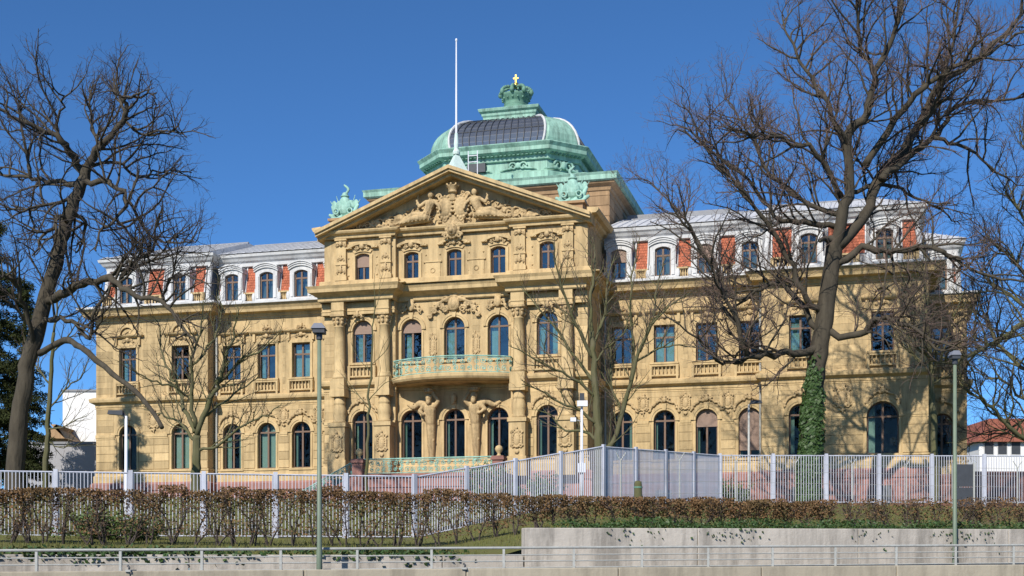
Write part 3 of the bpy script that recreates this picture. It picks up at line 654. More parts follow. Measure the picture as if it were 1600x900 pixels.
# centre crest over the balcony door, small crests over its neighbours
orn(CRB, 'great_crest', CX, -4.08, 18.15, (1.0, 1.2, .95))
for s_ in (-5.47, .18): orn(CRS[0], 'window_crest', s_, -4.1, 18.2, (1.5, 1.3, 1.7))
for s_ in (-4.06, -1.24): orn(CART[2], 'drop_ornament', s_, -4.03, 15.7, (.6, .7, 1.2))
# balcony
def bow(k):                                      # k -1..1 -> plan point of the balcony edge
    x = CX + .1 + k * 3.75; return (x, -5.0 - 1.25 * math.cos(k * math.pi / 2) ** .8 if abs(k) < 1 else -5.0)
BP = [(CX + .1 - 3.75, -4.3)] + [bow(-1 + 2 * k / 24) for k in range(25)] + [(CX + .1 + 3.75, -4.3)]
BAC = MB().sweep(BP, [(-.9, 13.2), (-.35, 13.22), (-.1, 13.3), (.02, 13.34), (.1, 13.46), (.12, 13.62), (.0, 13.68), (-.9, 13.68)], caps=True)
n = len(BP); top = [(x, y, 13.66) for x, y in BP]; BAC.quad(*top); BAC.quad(*[(x, min(y + .3, -4.), 13.21) for x, y in BP])
BAC = BAC.obj('balcony', 'trim', PAL)
def ironwork(path, z0, z1, name, parent, m='copperlt'):
    mb = MB(); L = [0]
    for a, b in zip(path, path[1:]): L.append(L[-1] + math.dist(a, b))
    def P(q):
        q = max(0, min(L[-1] - 1e-6, q))
        for k in range(len(path) - 1):
            if q <= L[k + 1]:
                f = (q - L[k]) / (L[k + 1] - L[k]); a, b = Vector(path[k]), Vector(path[k + 1]); return a + (b - a) * f, (b - a).normalized()
    top = [(p[0], p[1], (p[2] if len(p) > 2 else 0) + z1) for p in path]; bot = [(p[0], p[1], (p[2] if len(p) > 2 else 0) + z0 + .04) for p in path]
    mb.tube(top, .045, 6); mb.tube(bot, .03, 6); mb.tube([(x, y, z - .1) for x, y, z in top], .02, 5)
    h = z1 - z0; step = h * .42; N = max(2, int(L[-1] / step)); r = random.Random(4)
    for k in range(N):
        q = L[-1] * (k + .5) / N; p, d = P(q); zz = (p.z if len(p) > 2 else 0)
        for row in (0, 1):
            c = z0 + h * (.28 + .42 * row); rr = h * r.uniform(.15, .2); dr = 1 if (k + row) % 2 else -1; ph = r.uniform(0, 6.28)
            pts = []
            for j in range(13):
                a = ph + dr * 2 * math.pi * 1.35 * j / 12; g = rr * (1 - .72 * j / 12); pts.append((p.x + d.x * g * math.cos(a), p.y + d.y * g * math.cos(a), zz + c + g * math.sin(a)))
            mb.tube(pts, .024, 4); mb.ball((p.x, p.y, zz + c), .045, 5, 4)
        if k % 3 == 0: mb.tube([(p.x, p.y, zz + z0), (p.x, p.y, zz + z1)], .022, 4)
        if k % 2 == 0:
            for _ in range(3): mb.ball((p.x + d.x * r.uniform(-.15, .15), p.y + d.y * r.uniform(-.15, .15), zz + z0 + h * r.uniform(.15, .85)), (.07, .03, .06), 5, 4)
    return mb.obj(name, m, parent)
ironwork([(x, y) for x, y in BP], 13.68, 14.68, 'balcony_railing', BAC)
# two bearded herms carrying the balcony
def herm(sg):
    m = MB(); c = lambda a, b, ra, rb: m.cap((sg * a[0], a[1], a[2]), (sg * b[0], b[1], b[2]), ra, rb, 10)
    c((0, -.3, 10.9), (0, -.42, 11.7), .32, .4); c((-.3, -.45, 11.95), (.3, -.45, 11.95), .17, .17)
    c((0, -.5, 12.0), (0, -.62, 12.2), .13, .12); m.ball((0, -.66, 12.36), (.19, .22, .25), 12, 9); m.ball((0, -.86, 12.33), (.04, .06, .06), 6, 5)
    m.ball((0, -.78, 12.14), (.16, .13, .2), 10, 7); m.ball((0, -.6, 12.47), (.24, .24, .17), 10, 7)
    for e in (-1, 1): m.ball((e * .08, -.85, 12.4), (.035, .03, .025), 6, 5)
    c((-.36, -.45, 11.92), (-.62, -.55, 12.2), .16, .13); c((-.62, -.55, 12.2), (-.32, -.66, 12.62), .13, .1); m.ball((sg * -.28, -.66, 12.72), (.11, .1, .12), 8, 6)
    c((.36, -.45, 11.92), (.66, -.42, 11.62), .17, .13); c((.66, -.42, 11.62), (.4, -.62, 11.4), .12, .09); m.ball((sg * .34, -.66, 11.38), (.11, .1, .1), 8, 6)
    for k in range(9): c((.42 + .13 * k, -.3 + .02 * k, 12.02 + .1 * math.sin(k * .8)), (.54 + .13 * k, -.28 + .02 * k, 11.98 + .12 * math.sin(k * .8 + .8)), .25 - .022 * k, .23 - .022 * k)
    for k in range(7): c((-.26 + .09 * k, -.62, 11.5), (-.22 + .08 * k, -.5, 11.0), .035, .03)
    c((0, -.25, 10.9), (0, -.1, 8.7), .32, .2); r = random.Random(2)
    for k in range(14): m.ball((r.uniform(-.2, .2), -.38 + .012 * k, 11.0 - .15 * k), r.uniform(.07, .13), 6, 5)
    m.ball((0, -.62, 12.78), (.34, .34, .12), 10, 6); m.ball((0, -.55, 12.92), (.4, .4, .1), 10, 6)
    return remesh(m, .03, 'herm')
for s_, sg in ((-4.12, 1), (-1.2, -1)):
    o = mkobj('bearded_herm', herm(-sg), 'carve', BAC, True); o.location = (s_, -4.02, 0)
m = MB(); m.ball((0, -.2, 12.45), (.22, .25, .3), 10, 7); m.ball((0, -.32, 12.2), (.12, .12, .16), 8, 6)
o = mkobj('keystone_mask', remesh(m, .04, 'keystone_mask'), 'carve', BAC, True); o.location = (CX, -4.02, -.05)
# ---- mansard storey
def tile_patch(a, b, t, z0, z1, slope):
    mb = MB(); rows = int((z1 - z0) / .17); n = max(2, round((b - a) / .17))
    for r_ in range(rows):
        z = z0 + (z1 - z0) * r_ / rows; y = t + slope * (z - z0); off = (r_ % 2) * .5
        for k in range(n + (r_ % 2)):
            x0 = max(a, a + (b - a) * (k - off) / n + .006); x1 = min(b, a + (b - a) * (k + 1 - off) / n - .006)
            if x1 - x0 < .02: continue
            h = (z1 - z0) / rows * 1.12; i = len(mb.v)
            mb.v += [(x0, y - .045, z), (x1, y - .045, z), (x1, y - .02 + slope * h, z + h), (x0, y - .02 + slope * h, z + h), (x0, y, z), (x1, y, z)]
            mb.f += [(i, i + 1, i + 2, i + 3), (i, i + 4, i + 5, i + 1)]; mb.tone += [rng.random()] * 6
    return mb
M['tilep'] = mat('red_tile_courses', (.40, .12, .065), .8, .25, 5, attr=True)
def dormer(sc, t, dz=0, dark=False):
    zb, zt, w = 20.2 + dz, 22.05 + dz, 1.0; f = top_fn(w, zt, 'seg'); X = xs_for(w, 'seg'); wo = 1.62; zo = 22.32 + dz; F = top_fn(wo, zo, 'seg')
    inner = [(sc - w / 2, zb)] + [(sc + x, f(x)) for x in X] + [(sc + w / 2, zb)]
    outer = [(sc - wo / 2, zb)] + [(sc + x * wo / w, F(x * wo / w)) for x in X] + [(sc + wo / 2, zb)]
    mb = MB(); mb.strip(inner, outer, t + .02, t + 1.1); mb.box(sc - wo / 2, sc + wo / 2, t + .0, t + .9, 20.02 + dz, zb - .002)
    for k, (g, p, th) in enumerate(((.0, .10, .12), (.13, .16, .1), (.25, .22, .1))):   # stepped hood
        G = top_fn(wo + .16, zo + g + th, 'seg'); H = top_fn(wo + .16, zo + g, 'seg'); xx = [-(wo + .16) / 2 + (wo + .16) * q / 10 for q in range(11)]
        mb.strip([(sc + x, H(x)) for x in xx], [(sc + x, G(x)) for x in xx], t + .02 - p, t + 1.2 - .02 * k)
    for sg in (-1, 1):
        a, b = sorted((sc + sg * (w / 2 + .06), sc + sg * (wo / 2 - .06))); mb.box(a, b, t - .04, t + .018, zb + .05, 21.75 + dz)
        mb.ball((sc + sg * .95, t + .05, 20.35 + dz), (.14, .1, .3), 8, 6); mb.box(sc + sg * .82 - .05, sc + sg * .82 + .05, t + .03, t + .5, 20.02 + dz, 20.9 + dz)
    mb.obj('dormer', 'zincw', PAL)
    window(sc, w, zb, zt, 'seg', t + .0, 'glassup', .5 if sc in (7.0, 12.45) else 0, None, inset=.2, transom=21.5 + dz)
DOR = dict(LP=[-27.5, -23.4], LW=[-19.95, -17.35, -14.8, -12.2], RW=[7.0, 9.8, 12.45, 15.2], RP=[18.8, 23.2], RS=[26.6])
for key, D in DOR.items():
    s0, s1, t, _ = SEC[key]; dz = -.8 if key == 'RS' else 0; sl = .2
    if key == 'LW': s1 = -11.25
    if key == 'RW': s0 = 5.95
    e0, e1 = (s0 + (.35 if key in ('LP',) else .0), s1 - (.35 if key in ('RP', 'RS') else 0))
    MB().quad((e0, t + .3, 20 + dz), (e1, t + .3, 20 + dz), (e1 - (.5 if key in ('RP', 'RS') else 0), t + .88, 22.9 + dz), (e0 + (.5 if key == 'LP' else 0), t + .88, 22.9 + dz)).obj('mansard_slope', 'zincd', PAL, fix=False)
    for d in D: dormer(d, t, dz)
    ed = [s0 + (.45 if key in ('LP', 'RP') else .1)] + [x for d in D for x in (d - .88, d + .88)] + [s1 - (.45 if key in ('RP', 'LP', 'RS') else .1)]
    for a, b in zip(ed[::2], ed[1::2]):
        if b - a < .25: continue
        a2, b2 = (a, b) if b - a < 1.0 else ((a + b) / 2 - min(.62, (b - a) / 2 - .12) if b - a < 2.6 else a + .2, (a + b) / 2 + min(.62, (b - a) / 2 - .12) if b - a < 2.6 else b - .2)
        tile_patch(a2, b2, t + .42, 20.75 + dz, 22.55 + dz, sl).obj('tile_patch', 'tilep', PAL)
        for q in (a2, b2): MB().tube([(q, t + .36, 20.72 + dz), (q, t + .75, 22.6 + dz)], .05, 6).obj('lead_roll', 'zincw', PAL)
        if b - a > .7: balustrade((a2 + b2) / 2, min(b2 - a2 + .1, 1.5), 20.03 + dz, 20.72 + dz, t + .36, 4 if b2 - a2 < 1.6 else 5, .24)
    # white roof cornice and zinc roof with standing seams
    pth = {'LP': [(s0 + .5, 12), (s0 + .5, t + .55), (s1 - .1, t + .55), (s1 - .1, t + 1.5)], 'LW': [(s0, .55), (s1, .55)], 'RW': [(s0, .55), (s1, .55)], 'RP': [(s0 + .1, t + 1.5), (s0 + .1, t + .55), (s1 - .5, t + .55), (s1 - .5, 9)], 'RS': [(s0, t + .55), (s1 - .5, t + .55), (s1 - .5, 16)]}[key]
    MB().sweep(pth, [(-.3, 22.6 + dz), (.0, 22.62 + dz), (.05, 22.85 + dz), (.2, 22.95 + dz), (.3, 23.1 + dz), (.42, 23.2 + dz), (.46, 23.36 + dz), (.3, 23.42 + dz), (-.4, 23.5 + dz)]).obj('roof_cornice', 'zincw', PAL)
    if key in ('LP', 'RP', 'RS'):
        for q in ([s0 + .42] if key == 'LP' else []) + [s1 - .42 if key != 'LP' else s1 - .15] + ([s0 + .15] if key == 'RP' else []):
            MB().tube([(q, t + .3, 20.0 + dz), (q + (.2 if q < (s0 + s1) / 2 else -.2) * (0 if key == 'LP' and q > -25 else 1), t + .68, 22.7 + dz)], .16, 8).obj('corner_roll', 'zincw', PAL)
        q = s1 - .3 if key != 'LP' else s1 - .1; MB().quad((q, t + .3, 20 + dz), (q, 3 + t, 20 + dz), (q - .4, 3 + t, 22.9 + dz), (q - .4, t + .88, 22.9 + dz)).obj('mansard_side', 'zincd', PAL, fix=False)
    r0, r1 = s0 + (.1 if key == 'LP' else 0), s1 - (.1 if key == 'RP' else 0); tb = t + .15; tt = t + 6.2; zr = 23.46 + dz; zz = 25.5 + dz
    hip = 2.6 if key in ('LP',) else 0; hip2 = 2.6 if key in ('RP', 'RS') else 0
    RO = MB().quad((r0, tb, zr), (r1, tb, zr), (r1 - hip2, tt, zz), (r0 + hip, tt, zz)).quad((r0 + hip, tt, zz), (r1 - hip2, tt, zz), (r1 - hip2, tt + 8, zz + .1), (r0 + hip, tt + 8, zz + .1)).quad((r0, tb, zr), (r0 + hip, tt, zz), (r0 + hip, tt + 8, zz), (r0, tt + 8, zr)).quad((r1, tb, zr), (r1 - hip2, tt, zz), (r1 - hip2, tt + 8, zz), (r1, tt + 8, zr)).obj('zinc_roof', 'zinc', PAL, fix=False)
    x = r0 + .3
    while x < r1 - .1:
        q = min(1, (x - r0) / hip if hip else 1, (r1 - x) / hip2 if hip2 else 1); MB().tube([(x, tb + .02, zr + .03), (x, tb + (tt - tb) * q, zr + (zz - zr) * q + .03)], .03, 4).obj('seam', 'zinc', RO); x += .62
    MB().tube([(r0 + hip, tt, zz), (r1 - hip2, tt, zz)], .09, 6).obj('ridge_roll', 'zincd', RO)
MB().prism([(-19, 25.2), (-11.5, 25.2), (-11.5, 27.4), (-14.5, 27.4)], 9, 16).obj('hipped_roof', 'zincd', PAL)
MB().prism([(6, 25.2), (16, 25.2), (13, 26.6), (6, 26.6)], 9, 16).obj('hipped_roof', 'zincd', PAL)
# drain pipes
for s_, t in ((-21.0, -.12), (6.15, -.12), (15.85, -.12)):
    MB().tube([(s_, t, 5.5), (s_, t, 19.3)], .07, 8).obj('drain_pipe', 'steel', PAL)
# ---- attic block of the dome, dome, crown
b0, b1, bt0, bt1 = CX - 8.3, CX + 8.3, 3.9, 18.4
MB().box(b0, b1, bt0, bt1, 22.5, 27.25).obj('dome_block', 'brown', PAL)
RECT = [(b0, bt1), (b0, bt0), (b1, bt0), (b1, bt1)]
for z in (24.6, 25.3, 26.0, 26.65):
    for k in range(12):
        a = b0 + 16.6 * k / 12 + (.35 if int(z * 10) % 2 else 0); MB().box(a + .02, min(b1 - .02, a + 16.6 / 12 - .02), bt0 - .03, bt0 + .02, z + .02, z + .62).obj('stone_block', 'brown', PAL)
for z in (24.6, 25.3, 26.0, 26.65):
    for k in range(8): a = bt0 + 14.5 * k / 8; MB().box(b1 - .02, b1 + .03, a + .02, a + 14.5 / 8 - .02, z + .02, z + .62).obj('stone_block', 'brown', PAL)
MB().sweep(RECT, [(0, 26.95), (.1, 27.0), (.15, 27.25), (.4, 27.4), (.45, 27.5), (0, 27.52)], closed=True).obj('block_cornice', 'brown', PAL)
MB().sweep(RECT, [(0, 27.52), (.5, 27.522), (.62, 27.6), (.62, 27.9), (.7, 28.05), (.5, 28.12), (-.6, 28.3), (-2.2, 29.0), (-3.4, 29.25)], closed=True).obj('copper_eaves', 'copper', PAL)
DT = 11.1
def octo(a, c, ct=DT): return [(CX - a, ct + a - c), (CX - a, ct - a + c), (CX - a + c, ct - a), (CX + a - c, ct - a), (CX + a, ct - a + c), (CX + a, ct + a - c), (CX + a - c, ct + a), (CX - a + c, ct + a)]
DR = MB().sweep(octo(5.45, 1.8), [(0.3, 28.6), (.3, 29.1), (0, 29.25), (0, 30.0), (.1, 30.05)], closed=True).obj('dome_drum', 'copper', PAL)
CO = MB().sweep(octo(5.5, 1.8), [(0, 29.95), (.12, 30.0), (.15, 30.3), (.5, 30.42), (.62, 30.5), (.62, 30.75), (.78, 30.98), (.7, 31.06), (.2, 31.12), (-.2, 31.3)], closed=True).obj('dome_cornice', 'copper', PAL)
pp = octo(5.5, 1.8)
for a, b in zip(pp, pp[1:] + pp[:1]):             # dentils under the dome cornice
    a, b = Vector(a), Vector(b); d = (b - a); L = d.length; d.normalize(); nn = Vector((d.y, -d.x)); nd = int(L / .3)
    if (a + b).y / 2 > DT + 2: continue
    mb = MB()
    for k in range(nd): p = a + d * (L * (k + .5) / nd) + nn * .27; mb.obox((p.x, p.y, 30.35), (d.x * .08, d.y * .08, 0), (nn.x * .14, nn.y * .14, 0), (0, 0, .07))
    mb.obj('dentils', 'copperd', CO)
m = MB()
for sg in (-1, 1): scroll(m, (sg * .35, 0), .3, 1.3, .08, sg); m.cap((sg * .5, -.04, -.12), (sg * 1.3, -.04, -.25), .09, .04, 6)
m.ball((0, -.05, .05), (.2, .12, .22), 8, 6); SCR = remesh(m, .04, 'copper_scroll')
for x, r_ in ((CX - 1.6, 0), (CX + 1.6, 0)):
    o = mkobj('copper_scroll', SCR, 'copper', DR, True); o.location = (x, DT - 5.5, 29.6)
for sg in (-1, 1):
    o = mkobj('copper_scroll', SCR, 'copper', DR, True); o.location = (CX + sg * 4.6, DT - 4.65, 29.6); o.rotation_euler = (0, 0, sg * R(45)); o.scale = (1.2, 1.2, 1.4)
    o = mkobj('copper_scroll', SCR, 'copper', DR, True); o.location = (CX + sg * 5.5, DT - 1, 29.6); o.rotation_euler = (0, 0, sg * R(90))
MB().box(CX - 2.0, CX - .7, DT - 5.75, DT - 5.2, 29.35, 29.95).obj('drum_hatch', 'dark', DR)
NP = 10
def dprof(k):
    a = math.pi / 2 * k / NP; return 2.45 + 2.95 * math.cos(a) ** .92, 31.15 + 2.65 * math.sin(a)
def dch(k): return 1.8 - 1.35 * (k / NP)
mb = MB()
for k in range(NP + 1):
    a, z = dprof(k); mb.v += [(x, y, z) for x, y in octo(a, dch(k))]
for k in range(NP):
    for j in range(8): mb.f.append((k * 8 + j, k * 8 + (j + 1) % 8, (k + 1) * 8 + (j + 1) % 8, (k + 1) * 8 + j))
DOME = mb.obj('dome', 'copper', PAL, fix=False)
for face in (0, 1):                               # glazed front and right flank of the dome, pane by pane
    n = 14
    def gp(q, k, o):
        a, z = dprof(k); h = (a - dch(k)) * .93; x = -h + 2 * h * q
        return (CX + x, DT - a - o, z + o * .6) if face == 0 else (CX + a + o, DT + x, z + o * .6)
    for i in range(n):
        mb = MB()
        for k in range(NP): mb.quad(gp(i / n + .006, k + .04, .05), gp((i + 1) / n - .006, k + .04, .05), gp((i + 1) / n - .006, k + .98, .05), gp(i / n + .006, k + .98, .05))
        if face == 0 or i % 1 == 0: mb.obj('dome_pane', 'glassd', DOME, fix=False)
    for i in range(n + 1):
        edge = i in (0, n); MB().tube([gp(i / n, k, .07) for k in range(NP + 1)], .09 if edge else .035, 6).obj('glazing_bar' if not edge else 'dome_rib', 'zincw' if edge else 'dark', DOME)
    mb = MB()
    for k in (3, 6): mb.tube([gp(i / n, k, .07) for i in range(n + 1)], .02, 5)
    mb.obj('cross_bar', 'dark', DOME)
    mb = MB()                                      # dark glazing bed under the panes
    for i in range(n):
        for k in range(NP): mb.quad(gp(i / n, k, .02), gp((i + 1) / n, k, .02), gp((i + 1) / n, k + 1, .02), gp(i / n, k + 1, .02))
    mb.obj('glazing_bed', 'zincd', DOME, fix=False)
sq = lambda a: [(CX - a, DT + a), (CX - a, DT - a), (CX + a, DT - a), (CX + a, DT + a)]
MB().sweep(sq(1.95), [(.6, 33.5), (.4, 33.66), (.15, 33.85), (0, 34.15), (0, 34.45), (.08, 34.55), (.1, 34.72), (.26, 34.82), (.32, 34.98), (.22, 35.04), (-1.2, 35.35), (-2.1, 35.4)], closed=True).obj('dome_platform', 'copper', PAL)
CR = MB().lathe(CX, DT, [(1.0, 35.2), (1.05, 35.45), (.92, 35.6), (.85, 35.75), (.9, 35.82), (.8, 35.9), (.92, 36.05), (1.08, 36.4), (1.14, 36.55)], 20).obj('crown', 'copperd', PAL, True)
m = MB()
for k in range(16):
    a = 2 * math.pi * k / 16; c, q = math.cos(a), math.sin(a); big = k % 2 == 0
    m.ball((CX + 1.16 * c, DT + 1.16 * q, 36.66), (.2, .2, .22) if big else .11, 6, 5)
    if big: m.cap((CX + 1.16 * c, DT + 1.16 * q, 36.6), (CX + 1.24 * c, DT + 1.24 * q, 36.85), .1, .07, 6)
    m.ball((CX + 1.0 * c, DT + 1.0 * q, 36.2), .1, 6, 5)
mkobj('crown_leaves', remesh(m, .05, 'crown_leaves'), 'copperd', CR, True)
for k in range(8):
    a = 2 * math.pi * k / 8; c, q = math.cos(a), math.sin(a); pts = []
    for j in range(9): b = math.pi / 2 * j / 8; r_ = 1.14 * math.cos(b) ** .7 + .1 * math.sin(2 * b); pts.append((CX + r_ * c, DT + r_ * q, 36.55 + .62 * math.sin(b)))
    mb = MB().tube(pts, .09, 6)
    for j in range(1, 8): mb.ball(pts[j], .13, 6, 5)
    mb.obj('crown_arch', 'copperd', CR)
MB().ball((CX, DT, 37.3), .24, 12, 8).obj('orb', 'gold', CR, True)
MB().box(CX - .055, CX + .055, DT - .055, DT + .055, 37.45, 38.1).box(CX - .2, CX + .2, DT - .05, DT + .05, 37.78, 37.88).obj('cross', 'gold', CR)
# ---- flagpole with white copper-sheet base behind the gable apex
def local_thing(name, label, cat, s_, t, z, group=None):
    p = PAL.matrix_world if False else Matrix.Translation((0, Y0, 0)) @ Matrix.Rotation(-TH, 4, 'Z'); w = p @ Vector((s_, t, z))
    return tag(empty(name, w, -TH), label, cat, group)
FP = local_thing('flagpole', 'tall white flagpole rising behind the apex of the pediment', 'flagpole', CX - .22, -2.9, 0)
mb = MB(); mb.lathe(0, 0, [(1.15, 26.2), (.75, 26.9), (.1, 28.05)], 4); mb.obj('pole_base', 'copperw', FP)
MB().lathe(0, 0, [(.22, 27.95), (.24, 28.1), (.14, 28.3), (.16, 28.6), (.1, 29.3)], 12).obj('pole_socket', 'copperw', FP)
MB().lathe(0, 0, [(.07, 29.2), (.06, 32), (.042, 35.1), (.07, 35.15), (.07, 35.25), (.02, 35.3)], 10).obj('mast', 'white', FP)
MB().tube([(.7, .3, 26.2), (.7, .3, 28.2)], .03, 6).tube([(1.3, .3, 26.2), (1.3, .3, 28.2)], .03, 6).tube([(.7, .3, 27.9), (1.3, .3, 27.9)], .03, 6).tube([(.7, .3, 27.5), (1.3, .3, 27.5)], .03, 6).obj('service_ladder', 'white', FP)
# ---- copper trophies of arms on the gable shoulders
def trophy(mir):
    m = MB(); sx = -1 if mir else 1
    m.cap((0, 0, .55), (0, -.02, 1.0), .42, .36, 12); m.ball((0, -.05, .7), (.5, .36, .5), 12, 8)          # cuirass
    for e in (-1, 1):
        m.cap((e * .4, 0, 1.0), (e * .55, 0, .75), .15, .12); m.cap((e * .45, .05, .3), (e * .98, .05, 1.15), .05, .03, 6); m.cap((e * .3, .1, .5), (e * .62, .12, 1.45), .045, .03, 6)
        m.cap((e * .55, -.05, .25), (e * .85, 0, .8), .2, .08); m.cap((e * .6, -.1, .1), (e * .95, -.1, .3), .16, .1); m.ball((e * .72, .0, .95), (.17, .06, .22), 8, 6)
        m.tube([(e * .45 + .16 * math.cos(k * .7), -.38, .42 + .16 * math.sin(k * .7)) for k in range(10)], .06, 6)
    m.cap((0, 0, 1.05), (0, 0, 1.25), .14, .14); m.ball((0, 0, 1.42), (.2, .24, .2), 12, 8); m.ball((0, -.02, 1.36), (.3, .3, .06), 12, 5)
    pts = [(sx * (.02 + .18 * math.sin(k * .55)), .05, 1.55 + .075 * k) for k in range(8)]; m.tube(pts, [.07, .08, .09, .09, .08, .08, .07, .05], 8)
    r = random.Random(9); noise_blobs(m, r, 26, 0, .15, .75, .2, -.15, .07, .15)
    m.box(-.8, .8, -.4, .4, -.05, .1); return remesh(m, .028, 'trophy')
for s_, lab, mir in ((CX - 7.75, 'pale green copper trophy of arms on the left shoulder of the pediment', False), (CX + 7.3, 'pale green copper trophy of arms with helmet on the right shoulder of the pediment', True)):
    T = local_thing('copper_trophy', lab, 'trophy', s_, -2.9, 24.35, 'copper trophies on the pediment')
    MB().box(-.75, .75, -.6, .6, -1.3, -.1).box(-.9, .9, -.75, .75, -.2, -.05).obj('pedestal', 'brown', T)
    mkobj('arms', trophy(mir), 'copperlt', T, True).scale = (1.05, 1, 1.1)
# ---- entrance terrace
TR = local_thing('entrance_terrace', 'red sandstone entrance terrace with green ironwork railing before the ground floor', 'terrace', CX, -6.3, 0)
MB().box(-4.7, 4.2, -2.2, 2.0, 4.6, 7.2).box(-4.8, 4.3, -2.3, 2.0, 7.2, 7.42).box(-4.76, 4.26, -2.26, 1.9, 6.62, 6.7).obj('terrace_wall', 'red', TR)
ironwork([(-4.35, -2.1), (3.85, -2.1)], 7.44, 8.32, 'terrace_railing', TR)
for x in (-4.6, 4.1):
    P = MB().box(x - .32, x + .32, -2.45, -1.8, 5, 8.1).box(x - .4, x + .4, -2.53, -1.72, 8.1, 8.25).box(x - .36, x + .36, -2.49, -1.76, 8.25, 8.33).obj('pedestal', 'red', TR)
    MB().lathe(x, -2.12, [(.2, 8.33), (.1, 8.42), (.09, 8.5), (.2, 8.62), (.24, 8.75), (.18, 8.9), (.05, 8.97)], 12).obj('ball_finial', 'trim', P, True)
for k in range(12):
    MB().box(-4.95 - .33 * (k + 1), -4.95 - .33 * k, -1.9, .8, 4.7, 7.3 - .17 * k).obj('step', 'red', TR)
ironwork([(-4.95, -2.0, 0), (-8.9, -2.0, -2.05)], 7.44, 8.25, 'stair_railing', TR)
MB().prism([(-8.95, 4.6), (-4.8, 4.6), (-4.8, 7.42), (-8.95, 5.38)], -2.15, -1.91).obj('stair_cheek', 'red', TR)
# ================================================================== walls, railing and barrier along the street
def wall_run(name, a0, a1, d0, d1, ztop, m, label, cat, n=8, panel=None, coping=False):
    t = tag(empty(name, (*street(a0, d0), 0)), label, cat); o = Vector((*street(a0, d0), 0)); L = a1 - a0; k = 0; a = a0
    step = panel or L
    while a < a1 - .05:
        b = min(a1, a + step); mb = MB(); z0, z1 = ztop(a), ztop(b)
        P = [Vector((*street(q, d), 0)) - o for q, d in ((a + .008, d0), (b - .008, d0), (b - .008, d1), (a + .008, d1))]
        i = len(mb.v); mb.v += [(p.x, p.y, -.2) for p in P] + [(P[0].x, P[0].y, z0), (P[1].x, P[1].y, z1), (P[2].x, P[2].y, z1), (P[3].x, P[3].y, z0)]
        mb.f += [(0, 3, 2, 1), (4, 5, 6, 7), (0, 1, 5, 4), (1, 2, 6, 5), (2, 3, 7, 6), (3, 0, 4, 7)]
        ob = mb.obj('wall_panel', m, t); bv = ob.modifiers.new('b', 'BEVEL'); bv.width = .02; bv.segments = 2; a = b
    return t
wall_run('retaining_wall', A_WALL, 60, .55, .95, lambda a: 2.72 + .006 * (a - A_WALL), 'concrete', 'tall pale concrete retaining wall below the right-hand hedge', 'wall', panel=4.75)
wall_run('low_wall', -40, A_WALL - .02, .6, .98, lambda a: 2.0 + .002 * a, 'concrete', 'low grey concrete wall with ivy below the left-hand hedge', 'wall', panel=6.2)
wall_run('ramp_barrier', -26.6, 60, -6.4, -6.1, lambda a: 1.575 + .0075 * (a + 3), 'barrier', 'beige concrete ramp barrier along the bottom edge in panels', 'barrier', panel=3.2)
for a in (-26.6 + 3.2 * 9, -26.6 + 3.2 * 11):
    x, y = street(a, -6.25); z = 1.575 + .0075 * (a + 3)
    g = tag(empty('joint_clip', (x, y, z)), 'small pale metal clip over a barrier joint, ' + ('left' if a < 4 else 'right') + ' one of two', 'clip', 'clips on the barrier joints')
    MB().box(-.05, .05, -.2, .2, -.02, .02).obj('clip_strap', 'steel', g); MB().tube([(0, -.14, .0), (.02, -.16, .06), (-.02, -.15, .1)], .02, 6).obj('clip_lug', 'dark', g)
# steel railing: posts and three rails
RA = tag(empty('steel_railing', (P0.x, P0.y, 0)), 'galvanised steel railing with thin posts and three rails before the walls', 'railing')
zr_ = lambda a: 2.085 + .0098 * a
for k in range(-3, 22):
    a = 1.84 * k; x, y = street(a, 0); x -= P0.x; y -= P0.y
    MB().box(x - .03, x + .03, y - .03, y + .03, .6, zr_(a) - .032).obj('post', 'steel', RA)
for h, r in ((0, .032), (-.18, .016), (-.335, .016), (-.5, .016)):
    p = [street(a, -.0) for a in (-6, 40)]; MB().tube([(p[0][0] - P0.x, p[0][1] - P0.y, zr_(-6) + h), (p[1][0] - P0.x, p[1][1] - P0.y, zr_(40) + h)], r, 8).obj('rail', 'steel', RA)
# ================================================================== picket fence
def fence(A, B, zA, zB, n, h, label, endpost=True, dens=19):
    A = Vector(A); B = Vector(B); F = tag(empty('picket_fence', (A.x, A.y, 0)), label, 'fence'); d = (B - A) / n; u = d.normalized(); v = Vector((-u.y, u.x))
    barm = None
    for k in range(n + 1):
        p = d * k; zt = zA + (zB - zA) * k / n
        if k < n or endpost: MB().obox((p.x, p.y, zt - h / 2 - .08), (u.x * .075, u.y * .075, 0), (v.x * .06, v.y * .06, 0), (0, 0, h / 2 + .18)).obj('post', 'fence', F)
        if k == n: break
        z2 = zA + (zB - zA) * (k + 1) / n; a = p + u * .1; b = d * (k + 1) - u * .1
        mb = MB()
        for e in (0, -h + .06): mb.tube([(a.x, a.y, zt + e), (b.x, b.y, z2 + e)], .032, 4)
        for q, z in ((a, zt), (b, z2)): mb.tube([(q.x, q.y, z - h), (q.x, q.y, z)], .028, 4)
        PN = mb.obj('fence_panel', 'fence', F)
        for j in range(1, dens):
            f = j / dens; q = a + (b - a) * f; z = zt + (z2 - zt) * f
            if barm is None: barm = MB().obox((0, 0, -h / 2 + .03), tuple(u.to_3d() * .011), tuple(v.to_3d() * .018), (0, 0, h / 2 - .045)).mesh('bar')
            o = mkobj('bar', barm, 'fence', PN); o.location = (q.x, q.y, z)
FA0 = Vector((-15.72, 45.2)); FA1 = Vector((-3.53, 47.6)); FB = Vector((3.8, 54.4)); FC = Vector((9.95, 62.8)); dA = (FA1 - FA0) / 5
fence(FA0 - dA * 3, FA1, 5.02, 5.04, 8, 2.25, 'long level run of pale picket fence behind the left hedge', False)
